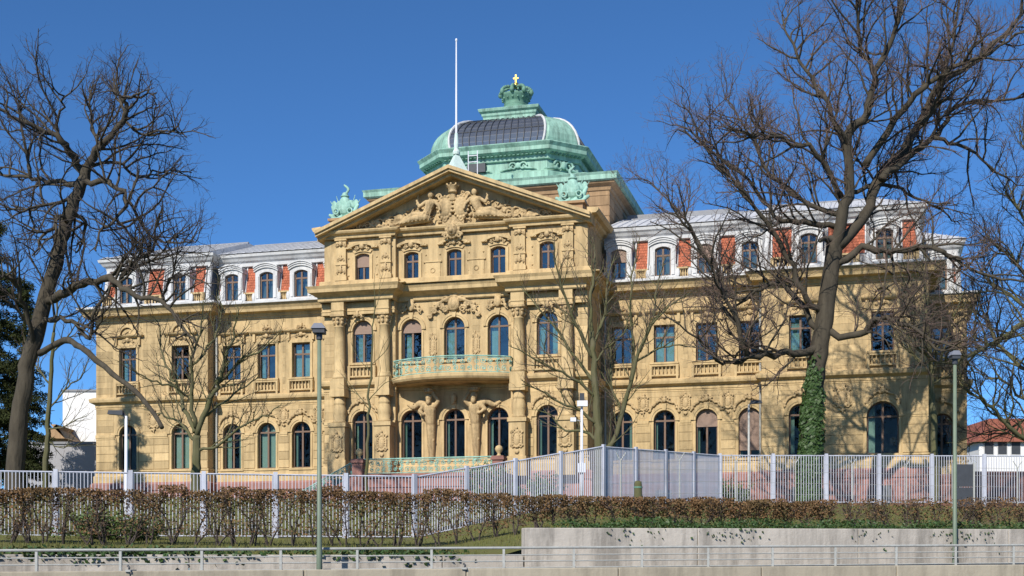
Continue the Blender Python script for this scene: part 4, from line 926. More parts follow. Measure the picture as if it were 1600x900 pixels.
fence(FA1, FB, 5.04, 6.77, 4, 2.25, 'pale picket fence run climbing to the right towards the corner post', False)
fence(FB, FC, 6.77, 7.15, 4, 2.25, 'pale picket fence run receding from the corner post, bars close together', False, 23)
fence(FC, FC + Vector((2.575, .12)) * 9, 7.15, 7.2, 9, 2.3, 'pale picket fence run before the right wing and ivy oak', True)
# wire fence with forked posts inside
WF = tag(empty('wire_fence', (0, 0, 0)), 'thin wire fence with forked post tops in front of the right picket fence', 'fence')
wp = [at(u, 784, Y) for u, Y in ((970, 53.), (1062, 55), (1150, 57), (1243, 58.5), (1332, 59), (1416, 59.5), (1500, 60), (1590, 60.5))]
for p in wp:
    z0 = ground(p.x, p.y); p.z = z0
    MB().tube([(p.x, p.y, z0 - .1), (p.x, p.y, z0 + 1.9)], .03, 6).tube([(p.x, p.y, z0 + 1.88), (p.x - .2, p.y, z0 + 2.2)], .02, 5).tube([(p.x, p.y, z0 + 1.88), (p.x + .2, p.y, z0 + 2.2)], .02, 5).obj('forked_post', 'steel', WF)
for h in (.5, 1.0, 1.5, 1.85): MB().tube([(p.x, p.y, p.z + h) for p in wp], .007, 4).obj('wire', 'steel', WF)
# ================================================================== street lamps, masts, sign
def street_lamp(u, Y, vtop, label, q=1.):
    b = at(u, 893, Y); zt = EYE + (HZ - vtop) / FPX * Y; L = tag(empty('street_lamp', (b.x, b.y, 0)), label, 'street lamp', 'green street lamps along the railing')
    MB().lathe(0, 0, [(.072, .4), (.072, 2.1), (.06, 2.2), (.048, zt - .3)], 14).obj('pole', 'pole', L, True)
    mb = MB(); mb.prism([(-.1 * q, zt), (.09 * q, zt), (.17 * q, zt - .12), (-.18 * q, zt - .12)], -.2 * q, .2 * q); mb.obj('lamp_hood', 'lampgrey', L)
    MB().box(-.14 * q, .14 * q, -.17 * q, .17 * q, zt - .22, zt - .122).obj('lamp_glass', 'dark', L); MB().lathe(0, 0, [(.075, zt - .36), (.075, zt - .218)], 10).obj('collar', 'dark', L)
street_lamp(499, 31.4, 507, 'green street lamp left of the entrance bay, tall and slim')
street_lamp(1492, 36.6, 549, 'green street lamp at the far right by the dark panel', .8)
def mast(u, Y, vt, label, kind):
    b = at(u, 893, Y); z0 = ground(b.x, b.y); zt = EYE + (HZ - vt) / FPX * Y; L = tag(empty('lamp_mast', (b.x, b.y, z0)), label, 'mast')
    MB().lathe(0, 0, [(.065, -.1), (.065, 1.), (.05, zt - z0)], 10).obj('pole', 'white' if kind != 'r' else 'steel', L, True); h = zt - z0
    if kind == 'cam':
        MB().box(-.2, .24, -.2, .05, h - .26, h - .02).obj('floodlight', 'white', L); MB().box(-.1, .1, -.22, -.1, h, h + .3).obj('bracket', 'dark', L)
        MB().tube([(0, 0, h - .9), (-.3, -.1, h - .85)], .03, 6).obj('camera_arm', 'steel', L); MB().box(-.5, -.26, -.25, 0, h - .93, h - .76).obj('camera_housing', 'white', L)
        MB().box(-.16, .16, -.14, .08, 1.3, 1.7).obj('junction_box', 'white', L)
    else:
        sg = 1 if kind == 'r' else -1
        MB().tube([(0, 0, h - .1), (sg * .08, 0, h + .06), (sg * .35, -.02, h + .12)], .05, 6).obj('arm', 'dark', L); MB().prism([(sg * .1, h + .2), (sg * .62, h + .2), (sg * .66, h + .06), (sg * .1, h + .02)], -.13, .13).obj('lamp_head', 'dark', L)
mast(197, 48.5, 650, 'thin white lamp post with dark head before the left pavilion', 'l')
mast(909, 57, 626, 'white mast with floodlight and camera beside the young tree', 'cam')
mast(1170, 66, 632, 'thin grey lamp post before the shuttered ground-floor window', 'r')
b = at(1505, 893, 58.5); z0 = ground(b.x, b.y)
S = tag(empty('dark_panel', (b.x, b.y, z0)), 'dark grey two-part panel standing at the right-hand fence', 'panel')
MB().box(-.42, .42, -.04, .04, 1.0, 2.0).obj('board', 'dark', S); MB().box(-.42, .42, -.04, .04, .1, .97).obj('board', 'dark', S); MB().box(.43, .5, -.06, .06, -.3, 2.05).box(-.5, -.43, -.06, .06, -.3, 2.05).obj('frame_post', 'steel', S)
b = at(997, 780, 50); z0 = ground(b.x, b.y)
S = tag(empty('wooden_post', (b.x, b.y, z0)), 'short round mossy wooden post standing in the right hedge', 'post')
MB().lathe(0, 0, [(.17, -.2), (.16, .5), (.15, 1.15), (.13, 1.25), (.05, 1.28)], 12).obj('stump', 'barkm', S, True); MB().lathe(0, 0, [(.165, 1.0), (.165, 1.06)], 12).obj('band', 'copperd', S)
# ================================================================== bare trees
def limb_pts(px, Y, dep):
    out = []; n = len(px)
    for k, (u, v) in enumerate(px): out.append(at(u, v, Y + dep * (k / max(1, n - 1))))
    return out
def smooth_pts(P, sub, r, jit):
    out = []
    for k in range(len(P) - 1):
        a = P[max(0, k - 1)]; b = P[k]; c = P[k + 1]; d = P[min(len(P) - 1, k + 2)]
        for j in range(sub):
            t = j / sub; q = .5 * ((2 * b) + (c - a) * t + (2 * a - 5 * b + 4 * c - d) * t * t + (3 * b - a - 3 * c + d) * t * t * t)
            out.append(q + Vector((r.gauss(0, jit), r.gauss(0, jit), r.gauss(0, jit))) if (k or j) else q)
    out.append(P[-1]); return out
def rvec(r): 
    while True:
        v = Vector((r.uniform(-1, 1), r.uniform(-1, 1), r.uniform(-1, 1)))
        if .05 < v.length < 1: return v.normalized()
def kids(TW, P, rad, level, r, C):
    # side branches along a finished branch
    L = sum((b - a).length for a, b in zip(P, P[1:])); n = max(1, int(L * C['dens'][level] * r.uniform(.8, 1.2))); m = len(P) - 1
    for k in range(n):
        f = C['start'] + (1 - C['start']) * (k + r.random()) / n if level == 0 else .15 + .85 * (k + r.random()) / n
        x = min(.999, f) * m; i = int(x); p = P[i].lerp(P[i + 1], x - i); t = (P[i + 1] - P[i]).normalized(); rr = rad[i] + (rad[min(i + 1, m)] - rad[i]) * (x - i)
        d = (t * C['fwd'] + rvec(r) + Vector((0, 0, C['up'][level]))); d.normalize()
        grow(TW, p, d, C['len'][level] * r.uniform(.55, 1.25) * (1.25 - C.get('tip', .92) * f), min(rr * .7, C['rad'][level]), level + 1, r, C)
def grow(TW, p, d, L, rad, level, r, C):
    seg = C['seg'][level]; n = seg; P = [p.copy()]; R_ = [rad]; st = L / n; rend = max(C['rmin'], rad * .3)
    for k in range(n):
        d = (d + rvec(r) * C['wig'][level] + Vector((0, 0, C['trop'][level]))).normalized(); p = p + d * st; P.append(p); R_.append(rad + (rend - rad) * (k + 1) / n)
    (TW[0] if level <= 1 else TW[1]).tube(P, R_, C['sides'][level], cap=False)
    if level < C['max']: kids(TW, P, R_, level, r, C)
OAK = dict(dens=[2.0, 2.5, 3.3, 3.2], start=.1, fwd=.95, up=[.45, .3, .2, .1], len=[3.6, 1.7, .8, .38], rad=[.065, .026, .012, .007], seg=[0, 6, 5, 4, 2], wig=[0, .36, .4, .42, .4], trop=[0, .05, .05, .03, 0], sides=[8, 5, 4, 3, 3], rmin=.005, max=4, tip=.7)
YOUNG = dict(dens=[2.7, 3.2, 2.9, 2], start=.1, fwd=1.15, up=[.35, .3, .2, .1], len=[2.2, 1.0, .5, .3], rad=[.035, .016, .01, .008], seg=[0, 6, 5, 3, 2], wig=[0, .2, .25, .3, .3], trop=[0, .05, .05, .04, 0], sides=[8, 5, 3, 3, 3], rmin=.006, max=3)
def tree(name, label, Y, trunk, limbs, C, seed, bark='bark', twig='twig', jit=.05, group='bare trees before the palace', stubs=()):
    r = random.Random(seed); base = at(trunk[0][0][0], trunk[0][0][1], Y); zg = ground(base.x, Y)
    T = tag(empty(name, (base.x, Y, zg)), label, 'tree', group); off = Vector((base.x, Y, zg)); TH_ = MB(); TW = (MB(), MB())
    def put(px, w0, w1, dep, y0=0, spawn=True, sides=10):
        P = limb_pts(px, Y + y0, dep); P = smooth_pts(P, 4, r, jit if spawn else .02); n = len(P); ra = [(w0 + (w1 - w0) * k / (n - 1)) for k in range(n)]
        TH_.tube(P, [q * (.78 if C['max'] == 4 else 1) * r.uniform(.9, 1.12) for q in ra], sides)
        if spawn: kids(TW, P, ra, 0, r, C)
    pts, w0, w1 = trunk; pts = list(pts); P = limb_pts(pts, Y, 0); P.insert(0, Vector((P[0].x, P[0].y, zg - .4))); ra = [w0 + (w1 - w0) * k / (len(P) - 1) for k in range(len(P))]; ra[0] = w0 * 1.35
    S = smooth_pts(P, 4, r, .03); rs = [ra[0] + (ra[1] - ra[0]) * min(1, k / 4) if k < 4 else w0 + (w1 - w0) * (k - 4) / (len(S) - 5) for k in range(len(S))]
    i0 = len(TH_.v); ns = 22; TH_.tube(S, [q * r.uniform(.96, 1.05) for q in rs], ns)
    ph = [r.uniform(-1, 1) for _ in range(ns)]                       # furrowed bark: ridges that wander along the trunk
    for j, c in enumerate(S):
        for k in range(ns):
            ph[k] = max(-1, min(1, ph[k] + r.gauss(0, .25))); q = i0 + j * ns + k; w = Vector(TH_.v[q]) - c; TH_.v[q] = tuple(c + w * (1 + .085 * ph[k]))
    for (px, a, b, dep) in limbs: put(px, a, b, dep)
    for (px, a, b, dep) in stubs: put(px, a, b, dep, spawn=False)
    for m_, nm, mt in ((TH_, 'trunk', bark), (TW[0], 'branches', bark), (TW[1], 'twigs', twig)):
        if not m_.v: continue
        m_.v = [(x - off.x, y - off.y, z - off.z) for x, y, z in m_.v]; o = m_.obj(nm, mt, T, nm != 'twigs', fix=False)
        if nm != 'trunk': o['kind'] = 'stuff'
    return T, S, rs
r_ = 1
OAKT, OS, ORS = tree('oak_tree', 'huge bare oak with ivy-clad trunk before the right wing', 66., ([(1262, 790), (1266, 720), (1270, 640), (1277, 570), (1288, 500), (1298, 430), (1305, 370)], .54, .38), [
    ([(1302, 400), (1318, 338), (1329, 276), (1324, 213), (1356, 178), (1369, 111), (1398, 44), (1418, -30), (1440, -90)], .42, .06, -3),
    ([(1308, 385), (1351, 338), (1378, 276), (1427, 213), (1467, 133), (1533, 89), (1600, 20), (1650, -20)], .42, .06, 3),
    ([(1378, 280), (1430, 235), (1467, 209), (1489, 169), (1560, 155), (1640, 150)], .26, .05, 5),
    ([(1351, 260), (1400, 187), (1444, 138), (1489, 107), (1547, 84), (1600, 50)], .26, .05, -4),
    ([(1326, 240), (1300, 180), (1270, 120), (1235, 70), (1222, 20)], .2, .04, 3), ([(1369, 120), (1345, 70), (1340, 10), (1335, -60)], .16, .04, -2), ([(1440, 195), (1470, 150), (1490, 60), (1500, -30)], .2, .04, -2),
    ([(1315, 310), (1275, 240), (1222, 218), (1178, 213), (1129, 195)], .2, .03, -4), ([(1311, 335), (1249, 311), (1200, 265), (1165, 200), (1130, 140)], .18, .03, 3),
    ([(1306, 355), (1255, 350), (1213, 338), (1170, 280), (1100, 225), (1055, 205)], .2, .03, -2),
    ([(1290, 490), (1257, 468), (1228, 395), (1190, 335), (1140, 275), (1095, 215), (1064, 160)], .22, .03, -3),
    ([(1283, 520), (1230, 450), (1190, 450), (1155, 470), (1120, 430), (1060, 330), (1010, 280)], .2, .03, 3),
    ([(1278, 550), (1240, 552), (1200, 553), (1172, 557), (1150, 500), (1110, 410), (1070, 350), (1035, 300)], .27, .03, -5),
    ([(1172, 557), (1142, 567), (1115, 557), (1080, 520), (1050, 500)], .14, .03, -3),
    ([(1290, 520), (1340, 525), (1366, 501), (1400, 500), (1440, 520), (1470, 545), (1500, 530)], .24, .04, -4), ([(1300, 420), (1351, 388), (1392, 394), (1430, 385), (1464, 389), (1498, 408), (1526, 425), (1580, 440), (1640, 430)], .24, .04, -2),
    ([(1392, 394), (1400, 440), (1415, 480), (1420, 520)], .1, .03, -2), ([(1330, 300), (1370, 290), (1420, 300), (1470, 330), (1500, 350)], .16, .03, 4), ([(1460, 215), (1510, 230), (1550, 270), (1600, 290)], .14, .03, 2)],
    OAK, 11, 'bark', 'twigr', .07, stubs=[([(1306, 380), (1290, 372), (1280, 376)], .2, .12, -1)])
LO = tree('oak_tree', 'large gnarled bare oak leaning right at the left edge', 62., ([(24, 745), (30, 665), (38, 600), (50, 545), (68, 480), (84, 420), (96, 375), (113, 324), (128, 287), (136, 262)], .42, .24), [
    ([(130, 275), (110, 240), (87, 215), (38, 192), (0, 170), (-40, 150)], .26, .05, -3), ([(136, 262), (150, 235), (166, 219), (193, 188), (196, 158), (212, 152), (245, 145)], .26, .04, -2), ([(160, 225), (147, 203), (140, 168), (141, 135)], .13, .03, 3),
    ([(195, 170), (184, 150), (178, 140), (188, 125)], .09, .03, 2), ([(196, 190), (230, 210), (270, 205), (292, 215)], .09, .03, -2), ([(130, 285), (160, 283), (178, 290), (200, 313), (181, 343), (159, 358), (150, 392)], .18, .05, -3), ([(140, 262), (180, 255), (215, 275), (250, 268), (300, 270)], .12, .03, 2),
    ([(126, 290), (83, 283), (45, 279), (0, 271), (-30, 262)], .18, .04, 3), ([(48, 279), (34, 211), (30, 165), (34, 145)], .1, .03, 0), ([(87, 215), (95, 170), (98, 150), (75, 130)], .1, .03, -2), ([(106, 347), (87, 339), (68, 373), (50, 400)], .13, .04, -3),
    ([(112, 330), (135, 345), (130, 380), (118, 395)], .14, .05, 2), ([(118, 310), (60, 320), (30, 330), (0, 320)], .12, .03, -3), ([(200, 313), (220, 350), (245, 375), (290, 380), (310, 372)], .1, .03, -1), ([(181, 343), (205, 370), (220, 395), (262, 400)], .1, .03, -3),
    ([(74, 470), (100, 458), (128, 443), (171, 437), (187, 443), (218, 466), (253, 474), (288, 513), (310, 540)], .3, .05, -6), ([(187, 443), (205, 412), (235, 395), (240, 370), (252, 330)], .12, .05, -3), ([(253, 474), (262, 445), (290, 430), (330, 450)], .08, .03, -3),
    ([(60, 520), (80, 500), (110, 500), (140, 532), (146, 493), (175, 450), (202, 415), (215, 370)], .16, .04, -3), ([(55, 545), (40, 480), (20, 440), (0, 430)], .16, .05, -4)], dict(OAK, tip=.97), 5, 'bark', 'twig', .07,
    stubs=[([(62, 552), (101, 532), (128, 544), (175, 583), (218, 618), (253, 668)], .2, .12, -8)])
# ivy on the oak trunk
ivy = MB(); r = random.Random(3); off = OAKT.location
for _ in range(13000):
    f = r.random() ** 1.1 * 17.5; i = min(len(OS) - 2, int(f)); p = OS[i].lerp(OS[i + 1], f - i); a = r.uniform(0, 6.283)
    if f > 9 and math.cos(a + 2.2) * 4 + r.gauss(0, 1.0) < (f - 12.0) * 1.15: continue
    q = rvec(r); rad = ORS[i] + r.uniform(.0, .1) + .12 * max(0, math.sin(a * 3 + p.z * 1.7)) * r.random(); c = Vector((p.x + rad * math.cos(a), p.y + rad * math.sin(a), p.z)) - off; s = r.uniform(.03, .11)
    nrm = Vector((math.cos(a), math.sin(a), .3)) + q * .6; nrm.normalize(); e1 = nrm.cross(Vector((0, 0, 1))).normalized() * s; e2 = nrm.cross(e1).normalized() * s
    ivy.quad(c - e1, c - e2 * .9, c + e1, c + e2 * 1.2)
o = ivy.obj('ivy', 'ivy', OAKT, fix=False); o['kind'] = 'stuff'
tree('young_tree', 'young twin-stemmed bare tree before the right of the entrance bay', 68., ([(936, 705), (934, 660), (930, 610), (927, 548), (925, 517)], .21, .13), [
    ([(925, 520), (922, 470), (930, 420), (926, 370)], .12, .02, 1), ([(928, 560), (905, 520), (885, 470), (870, 420), (866, 380)], .1, .02, -2), ([(930, 600), (900, 560), (872, 520), (840, 480), (815, 450)], .1, .02, 2), ([(931, 620), (895, 590), (860, 575), (825, 555), (795, 540)], .08, .02, -2),
    ([(934, 665), (905, 640), (880, 632), (845, 610), (815, 600)], .09, .02, -1), ([(936, 690), (915, 675), (885, 672), (860, 650), (838, 640)], .09, .02, 1), ([(926, 540), (945, 490), (950, 440), (960, 400)], .09, .02, 2), ([(940, 700), (958, 690), (980, 620), (994, 565), (1010, 520), (1045, 480), (1075, 460)], .15, .02, -2),
    ([(985, 600), (990, 540), (985, 480), (990, 420), (1000, 370)], .09, .02, 2), ([(972, 640), (955, 600), (955, 560), (950, 520)], .07, .02, 1), ([(994, 565), (1030, 545), (1060, 540), (1100, 545)], .06, .02, -2), ([(1000, 550), (1020, 500), (1025, 450), (1040, 400)], .07, .02, 1), ([(928, 570), (945, 545), (975, 520), (985, 490)], .06, .02, -1)], YOUNG, 21, 'barkm', 'twigr', .03)
tree('young_tree', 'small bare tree with forked low crown before the left wing', 60., ([(305, 748), (306, 715), (308, 680)], .2, .17), [
    ([(308, 680), (330, 622), (345, 590), (352, 560), (366, 525), (372, 480)], .13, .02, -2), ([(304, 675), (290, 640), (275, 600), (255, 560), (245, 500)], .11, .02, 2), ([(306, 668), (298, 610), (300, 560), (312, 520), (318, 470)], .1, .02, -1), ([(312, 703), (340, 697), (375, 668), (410, 650), (440, 630)], .08, .015, -2), ([(306, 690), (280, 660), (250, 650), (225, 640)], .08, .015, 2),
    ([(320, 650), (350, 630), (385, 600), (420, 585)], .07, .015, 1), ([(340, 600), (375, 565), (410, 545), (440, 520)], .07, .015, -2), ([(295, 620), (265, 600), (225, 590), (195, 560)], .06, .015, -2), ([(300, 570), (335, 530), (345, 480), (340, 430)], .06, .015, 1)], YOUNG, 31, 'barkm', 'twig', .05)
tree('sapling', 'thin straight sapling before the left bay of the entrance front', 62., ([(573, 742), (575, 680), (577, 620), (580, 560), (584, 500)], .075, .03), [([(577, 640), (555, 610), (535, 585)], .025, .008, 1), ([(577, 625), (600, 600), (625, 590)], .025, .008, -1), ([(579, 580), (560, 560), (548, 535)], .02, .008, 0), ([(580, 570), (605, 545), (612, 515)], .02, .008, 0), ([(584, 500), (586, 465), (583, 440)], .03, .008, 0)], dict(YOUNG, max=2, dens=[1.6, 1.6, 1, 1]), 41, 'barkm', 'twigr', .01)
tree('slim_tree', 'slim mossy bare tree before the right end of the palace', 68., ([(1460, 712), (1459, 650), (1456, 590), (1451, 540), (1448, 500)], .17, .1), [([(1448, 505), (1445, 460), (1448, 410), (1440, 360)], .09, .02, 1), ([(1452, 550), (1430, 510), (1425, 470), (1410, 430)], .07, .02, -1), ([(1453, 560), (1480, 520), (1495, 480), (1510, 450)], .07, .02, 1), ([(1456, 590), (1435, 560), (1420, 550), (1390, 520)], .06, .02, 1), ([(1457, 600), (1490, 580), (1510, 540)], .05, .015, -1)], YOUNG, 51, 'barkm', 'twig', .03)
tree('oak_tree', 'bare oak at the right edge with mossy limbs reaching left', 72., ([(1652, 760), (1650, 640), (1648, 560), (1650, 480)], .55, .4), [
    ([(1649, 560), (1610, 505), (1580, 520), (1558, 533), (1530, 550), (1483, 567), (1456, 562), (1430, 540)], .24, .05, -7), ([(1649, 590), (1600, 575), (1565, 545), (1540, 500), (1515, 480)], .16, .04, 3), ([(1650, 690), (1610, 690), (1575, 665), (1550, 635), (1525, 620), (1500, 600)], .2, .05, -3), ([(1650, 640), (1600, 625), (1560, 590), (1535, 600)], .14, .04, 2), ([(1650, 500), (1610, 440), (1580, 400), (1550, 380)], .2, .04, 2), ([(1650, 480), (1625, 400), (1600, 340), (1570, 300)], .2, .04, -2), ([(1649, 660), (1600, 655), (1565, 680), (1530, 690)], .12, .03, 3), ([(1650, 520), (1590, 470), (1545, 440), (1520, 400)], .14, .03, 1), ([(1655, 470), (1640, 380), (1620, 280), (1590, 220)], .2, .04, 4)], OAK, 61, 'barkm', 'twig', .06)
tree('slim_tree', 'slim reddish-barked tree behind the left oak', 74., ([(71, 745), (73, 690), (76, 640), (80, 580), (84, 520)], .16, .09), [([(76, 640), (100, 610), (125, 590), (140, 560)], .06, .02, 1), ([(78, 600), (55, 570), (40, 540)], .06, .02, 1), ([(82, 550), (110, 520), (130, 490)], .06, .02, -1), ([(84, 520), (88, 470), (80, 430)], .07, .02, 0), ([(74, 670), (105, 665), (135, 650)], .05, .02, -1), ([(74, 690), (100, 700), (130, 690)], .04, .02, 0)], dict(YOUNG, dens=[2.6, 2.6, 2, 2]), 71, 'barkm', 'twigr', .04)
# evergreen at the left edge: drooping needle sprays on tiers of boughs
def conifer(u, Y, vt, rad, label, seed):
    r = random.Random(seed); b = at(u, 893, Y); z0 = ground(b.x, Y); zt = EYE + (HZ - vt) / FPX * Y; H = zt - z0
    T = tag(empty('conifer', (b.x, Y, z0)), label, 'tree', 'evergreens at the left edge'); MB().lathe(0, 0, [(.3, -.2), (.22, H * .5), (.04, H)], 10).obj('trunk', 'bark', T, True)
    lf = MB(); bo = MB()
    for k in range(110):
        f = r.uniform(.12, 1); z = H * f; L = rad * (1.08 - f) * r.uniform(.6, 1.15) + .3; a = r.uniform(0, 6.283); P = [Vector((0, 0, z))]
        for j in range(1, 6): q = j / 5; P.append(Vector((L * q * math.cos(a), L * q * math.sin(a), z + L * (.12 * q - .3 * q * q) + r.gauss(0, .05))))
        bo.tube(P, [.05, .04, .03, .02, .015, .01], 4, cap=False)
        for _ in range(int(150 * L)):
            q = r.uniform(.15, 1) * 5; i = min(4, int(q)); c = P[i].lerp(P[i + 1], q - i) + rvec(r) * .22; d = rvec(r); d.z -= .3; d = d.normalized() * r.uniform(.12, .26); e = d.cross(rvec(r)).normalized() * .034
            lf.quad(c - e, c + e, c + d + e * .4, c + d - e * .4)
    o = bo.obj('boughs', 'bark', T, fix=False); o['kind'] = 'stuff'; o = lf.obj('needles', 'pine', T, fix=False); o['kind'] = 'stuff'
conifer(-8, 80, 335, 3.2, 'dark evergreen conifer behind the left oak, at the frame edge', 1); conifer(38, 92, 430, 2.6, 'smaller dark evergreen conifer between left oak and white house', 2)
# ================================================================== hedges, ivy, grass
def hedge(name, a0, a1, dfun, ztop, label, seed, dens=1., leaf='hedge', low=.25):
    r = random.Random(seed); x0, y0 = street(a0, dfun(a0)); H = tag(empty(name, (x0, y0, 0)), label, 'hedge'); O = Vector((x0, y0, 0)); lf = MB(); a = a0; tw = MB()
    while a < a1:
        x, y = street(a, dfun(a) + r.uniform(-.15, .15)); zg = ground(x, y); zt = ztop(a) + r.gauss(0, .06); st = MB(); b = Vector((x, y, zg - .05)) - O
        for _ in range(r.randint(2, 4)):
            P = [b + Vector((r.gauss(0, .05), r.gauss(0, .05), 0))]; h = zt - zg; n = 6; d = Vector((r.gauss(0, .25), r.gauss(0, .15), 1))
            for k in range(n): d = (d + Vector((r.gauss(0, .22), r.gauss(0, .15), .1))).normalized(); P.append(P[-1] + d * h * .92 / n)
            st.tube(P, [.035, .03, .026, .02, .016, .012, .008], 5, cap=False)
            for k in range(22):
                i = r.randint(1, 5); p = P[i].lerp(P[i + 1], r.random()); Q = [p]; d2 = rvec(r); d2.z = abs(d2.z) * .7 + .15
                for _ in range(3): d2 = (d2 + rvec(r) * .5).normalized(); Q.append(Q[-1] + d2 * r.uniform(.08, .2))
                if Q[-1].z > zt + .05: continue
                tw.tube(Q, [.009, .008, .006, .005], 3, cap=False)
        st.obj('stem', 'twig', H, fix=False)
        for _ in range(int(620 * dens)):
            f = r.random(); z = zt - abs(r.gauss(0, .27)) if f > low else r.uniform(zg + .3, zt); c = Vector((x + r.uniform(-.42, .42) * E.x + r.gauss(0, .12) * NN.x, y + r.gauss(0, .2), z)) - O
            n_ = rvec(r); e1 = n_.orthogonal().normalized() * r.uniform(.018, .042); e2 = n_.cross(e1).normalized() * r.uniform(.025, .05); lf.quad(c - e1, c - e2, c + e1, c + e2)
        a += r.uniform(.45, .75)
    o = lf.obj('leaves', leaf, H, fix=False); o['kind'] = 'stuff'; o = tw.obj('hedge_twigs', 'twigr', H, fix=False); o['kind'] = 'stuff'
hedge('clipped_hedge', -9, 13.2, lambda a: 10.6 - .12 * max(0, a), lambda a: 4.14, 'long clipped brown winter hedge before the left picket fence', 1, 1.2, low=.34)
hedge('clipped_hedge', 13.6, 24.5, lambda a: 8.2, lambda a: 3.98 + .0 * a, 'brown winter hedge on top of the retaining wall, middle', 2, 1.25, low=.5)
hedge('clipped_hedge', 24.8, 32.8, lambda a: 7.0, lambda a: 4.0, 'sparse bare hedge row on top of the wall, right of centre', 3, .35, low=.6)
hedge('beech_hedge', 33.6, 40, lambda a: 5.4, lambda a: 3.95, 'dense orange-brown beech hedge at the far right above the wall', 4, 3.2, low=.75)
def leaf_patch(name, label, cat, n, fn, m, seed, s0=.03, s1=.07):
    r = random.Random(seed); mb = MB()
    for _ in range(n):
        c = fn(r)
        if c is None: continue
        n_ = rvec(r); n_.z = abs(n_.z) + .3; e1 = n_.orthogonal().normalized() * r.uniform(s0, s1); e2 = n_.cross(e1).normalized() * r.uniform(s0, s1) * 1.1; mb.quad(c - e1, c - e2, c + e1, c + e2)
    return tag(mb.obj(name, m, fix=False), label, cat, kind='stuff')
def f_ivy(r):
    a = r.uniform(A_WALL + 1.5, 42); d = .8 + abs(r.gauss(0, 1.6)); x, y = street(a, d); z = ground(x, y) + r.uniform(0, .22) * (1 + .5 * math.sin(a * 2.1))
    if r.random() < .09 * max(0, math.sin(a * 1.3 + 1) * math.sin(a * .47 + 2)): d = .52; x, y = street(a, d); z = 2.75 - abs(r.gauss(0, .22))
    return Vector((x, y, z))
leaf_patch('ivy_ground_cover', 'green ivy creeping along the top of the retaining wall', 'ivy', 17000, f_ivy, 'ivy', 5, .02, .042)
def f_ivy2(r):
    a = r.uniform(-12, A_WALL); k = math.sin(a * .9) + math.sin(a * .37 + 1); 
    if r.random() > .45 + .35 * k: return None
    d = .9 + abs(r.gauss(0, 1.5)); x, y = street(a, d); z = ground(x, y) + r.uniform(0, .16)
    if r.random() < .12: d = .57; x, y = street(a, d); z = 2.02 - abs(r.gauss(0, .1))
    return Vector((x, y, z))
leaf_patch('ivy_ground_cover', 'patchy ivy and ground cover behind the low left wall', 'ivy', 9000, f_ivy2, 'ivy', 6)
def shrub(u, Y, v0, v1, w, n, label, seed, m='shrub'):
    b = at(u, v1, Y); z0 = ground(b.x, Y); zt = EYE + (HZ - v0) / FPX * Y; r = random.Random(seed); S = tag(empty('leafy_shrub', (b.x, Y, z0)), label, 'shrub', 'green shrubs'); mb = MB(); st = MB(); H = zt - z0
    for k in range(26):
        d = rvec(r); d.z = abs(d.z) + .6; d.normalize(); P = [Vector((r.gauss(0, w * .2), r.gauss(0, w * .2), 0))]
        for j in range(4): d = (d + rvec(r) * .3).normalized(); P.append(P[-1] + Vector((d.x * w * .3, d.y * w * .3, d.z * H * .27)))
        st.tube(P, [.02, .016, .012, .009, .006], 4, cap=False)
        for _ in range(n // 26):
            q = r.uniform(.6, 4) if r.random() < .9 else r.uniform(0, 4); i = min(3, int(q)); c = P[i].lerp(P[i + 1], q - i) + rvec(r) * .16; n_ = rvec(r); e1 = n_.orthogonal().normalized() * r.uniform(.03, .06); e2 = n_.cross(e1).normalized() * r.uniform(.04, .07); mb.quad(c - e1, c - e2, c + e1, c + e2)
    st.obj('stems', 'twig', S, fix=False)['kind'] = 'stuff'; mb.obj('leaves', m, S, fix=False)['kind'] = 'stuff'
shrub(155, 43.6, 800, 850, 1.2, 2600, 'leafy green shrub growing in the left hedge', 1); shrub(215, 43.8, 808, 850, .9, 1600, 'lower green shrub beside the leafy shrub in the left hedge', 2); shrub(770, 58, 730, 785, 1.5, 2600, 'green bush behind the climbing fence below the terrace', 3); shrub(850, 56, 742, 785, 1.1, 1500, 'green bush behind the fence under the floodlight mast', 4); shrub(1145, 66, 748, 790, .9, 1200, 'green bush behind the fence by the basement window', 5)
def f_gr(r):
    a = r.uniform(-10, 42); d = r.uniform(1.5, 26); x, y = street(a, d); return Vector((x, y, ground(x, y) + .03))
gr = MB(); r = random.Random(8)
for _ in range(26000):
    c = f_gr(r); h = r.uniform(.05, .13); w = r.uniform(.008, .02); a = r.uniform(0, 3.14); gr.v += [(c.x - w * math.cos(a), c.y - w * math.sin(a), c.z - .03), (c.x + w * math.cos(a), c.y + w * math.sin(a), c.z - .03), (c.x + r.gauss(0, .03), c.y + r.gauss(0, .03), c.z + h)]; i = len(gr.v); gr.f.append((i - 3, i - 2, i - 1))
tag(gr.obj('grass_blades', 'grass', fix=False), 'short winter grass on the bank and lawn', 'grass', kind='stuff')
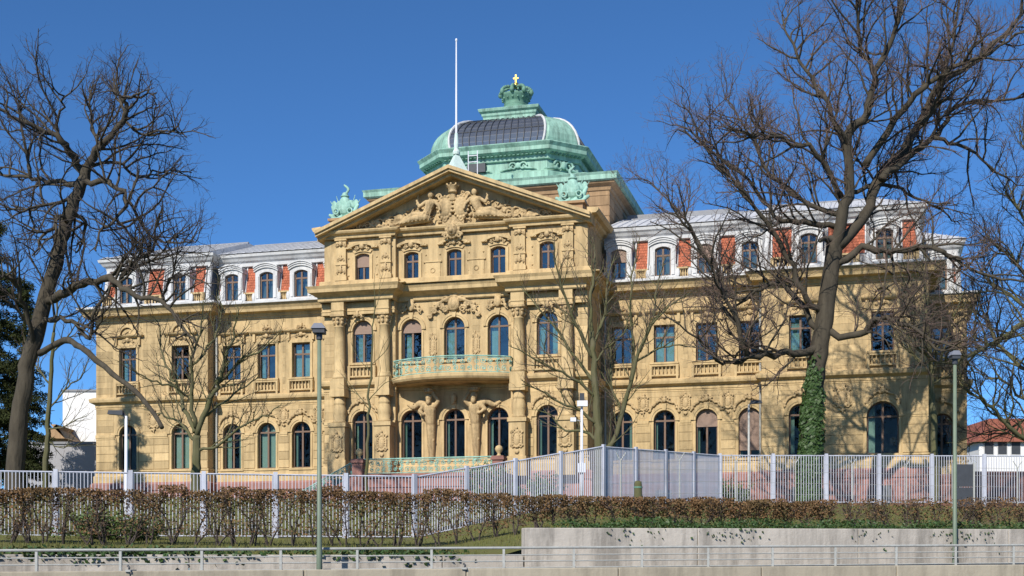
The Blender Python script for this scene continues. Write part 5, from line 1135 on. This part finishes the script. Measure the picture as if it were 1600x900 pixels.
# ================================================================== neighbours
def house(name, label, u0, u1, Y, v0, m, roofm=None, vr=None, dep=10, wins=()):
    a, b = at(u0, v0, Y), at(u1, v0, Y); z0 = 4.5; W = b.x - a.x; H = tag(empty(name, (a.x, Y, 0)), label, 'building')
    MB().box(0, W, 0, dep, z0, a.z).obj('wall', m, H)
    if roofm:
        zr = at(0, vr, Y).z; MB().prism([(-.4, a.z - .05), (W + .4, a.z - .05), (W - .8, zr), (.8, zr)], -.5, dep + .5).obj('roof', roofm, H) if True else None
    else: MB().box(-.1, W + .1, -.1, dep + .1, a.z + .002, a.z + .18).obj('parapet', 'zincd', H)
    for (uu, vv, w, h) in wins:
        p = at(uu, vv, Y); x = p.x - a.x; Wn = MB().box(x - w / 2, x + w / 2, -.06, .1, p.z - h / 2, p.z + h / 2).obj('window', 'zincw', H); MB().quad((x - w / 2 + .08, -.065, p.z - h / 2 + .08), (x + w / 2 - .08, -.065, p.z - h / 2 + .08), (x + w / 2 - .08, -.065, p.z + h / 2 - .08), (x - w / 2 + .08, -.065, p.z + h / 2 - .08)).obj('pane', 'dark', Wn, fix=False)
house('white_house', 'plain white rendered building behind the left end of the palace', 98, 175, 112, 612, 'render', dep=14)
house('grey_annex', 'low grey flat annex left of the palace', 28, 150, 98, 694, 'greyrender', dep=8)
house('roof_hut', 'small red-roofed hut above the grey annex', 76, 97, 108, 685, 'brown', 'brown', 664, dep=5)
house('red_roofed_house', 'white house with red tiled roof beyond the right edge', 1530, 1700, 125, 690, 'render', 'tile', 655, dep=12, wins=[(1545, 700, 1., 1.4), (1566, 700, 1., 1.4), (1587, 700, 1., 1.4)])

p0, p1 = at(1500, 740, 92), at(1800, 740, 92)
GW_ = tag(empty('garden_wall', (p0.x, 92, 0)), 'red sandstone garden wall running right from the palace end', 'wall')
for k in range(8): MB().box((p1.x - p0.x) * k / 8 + .01, (p1.x - p0.x) * (k + 1) / 8 - .01, 0, .4, 4, p0.z - .02 * (k % 2)).obj('wall_panel', 'red', GW_)
MB().box(-.1, p1.x - p0.x + .1, -.08, .48, p0.z + .003, p0.z + .15).obj('coping', 'red', GW_)
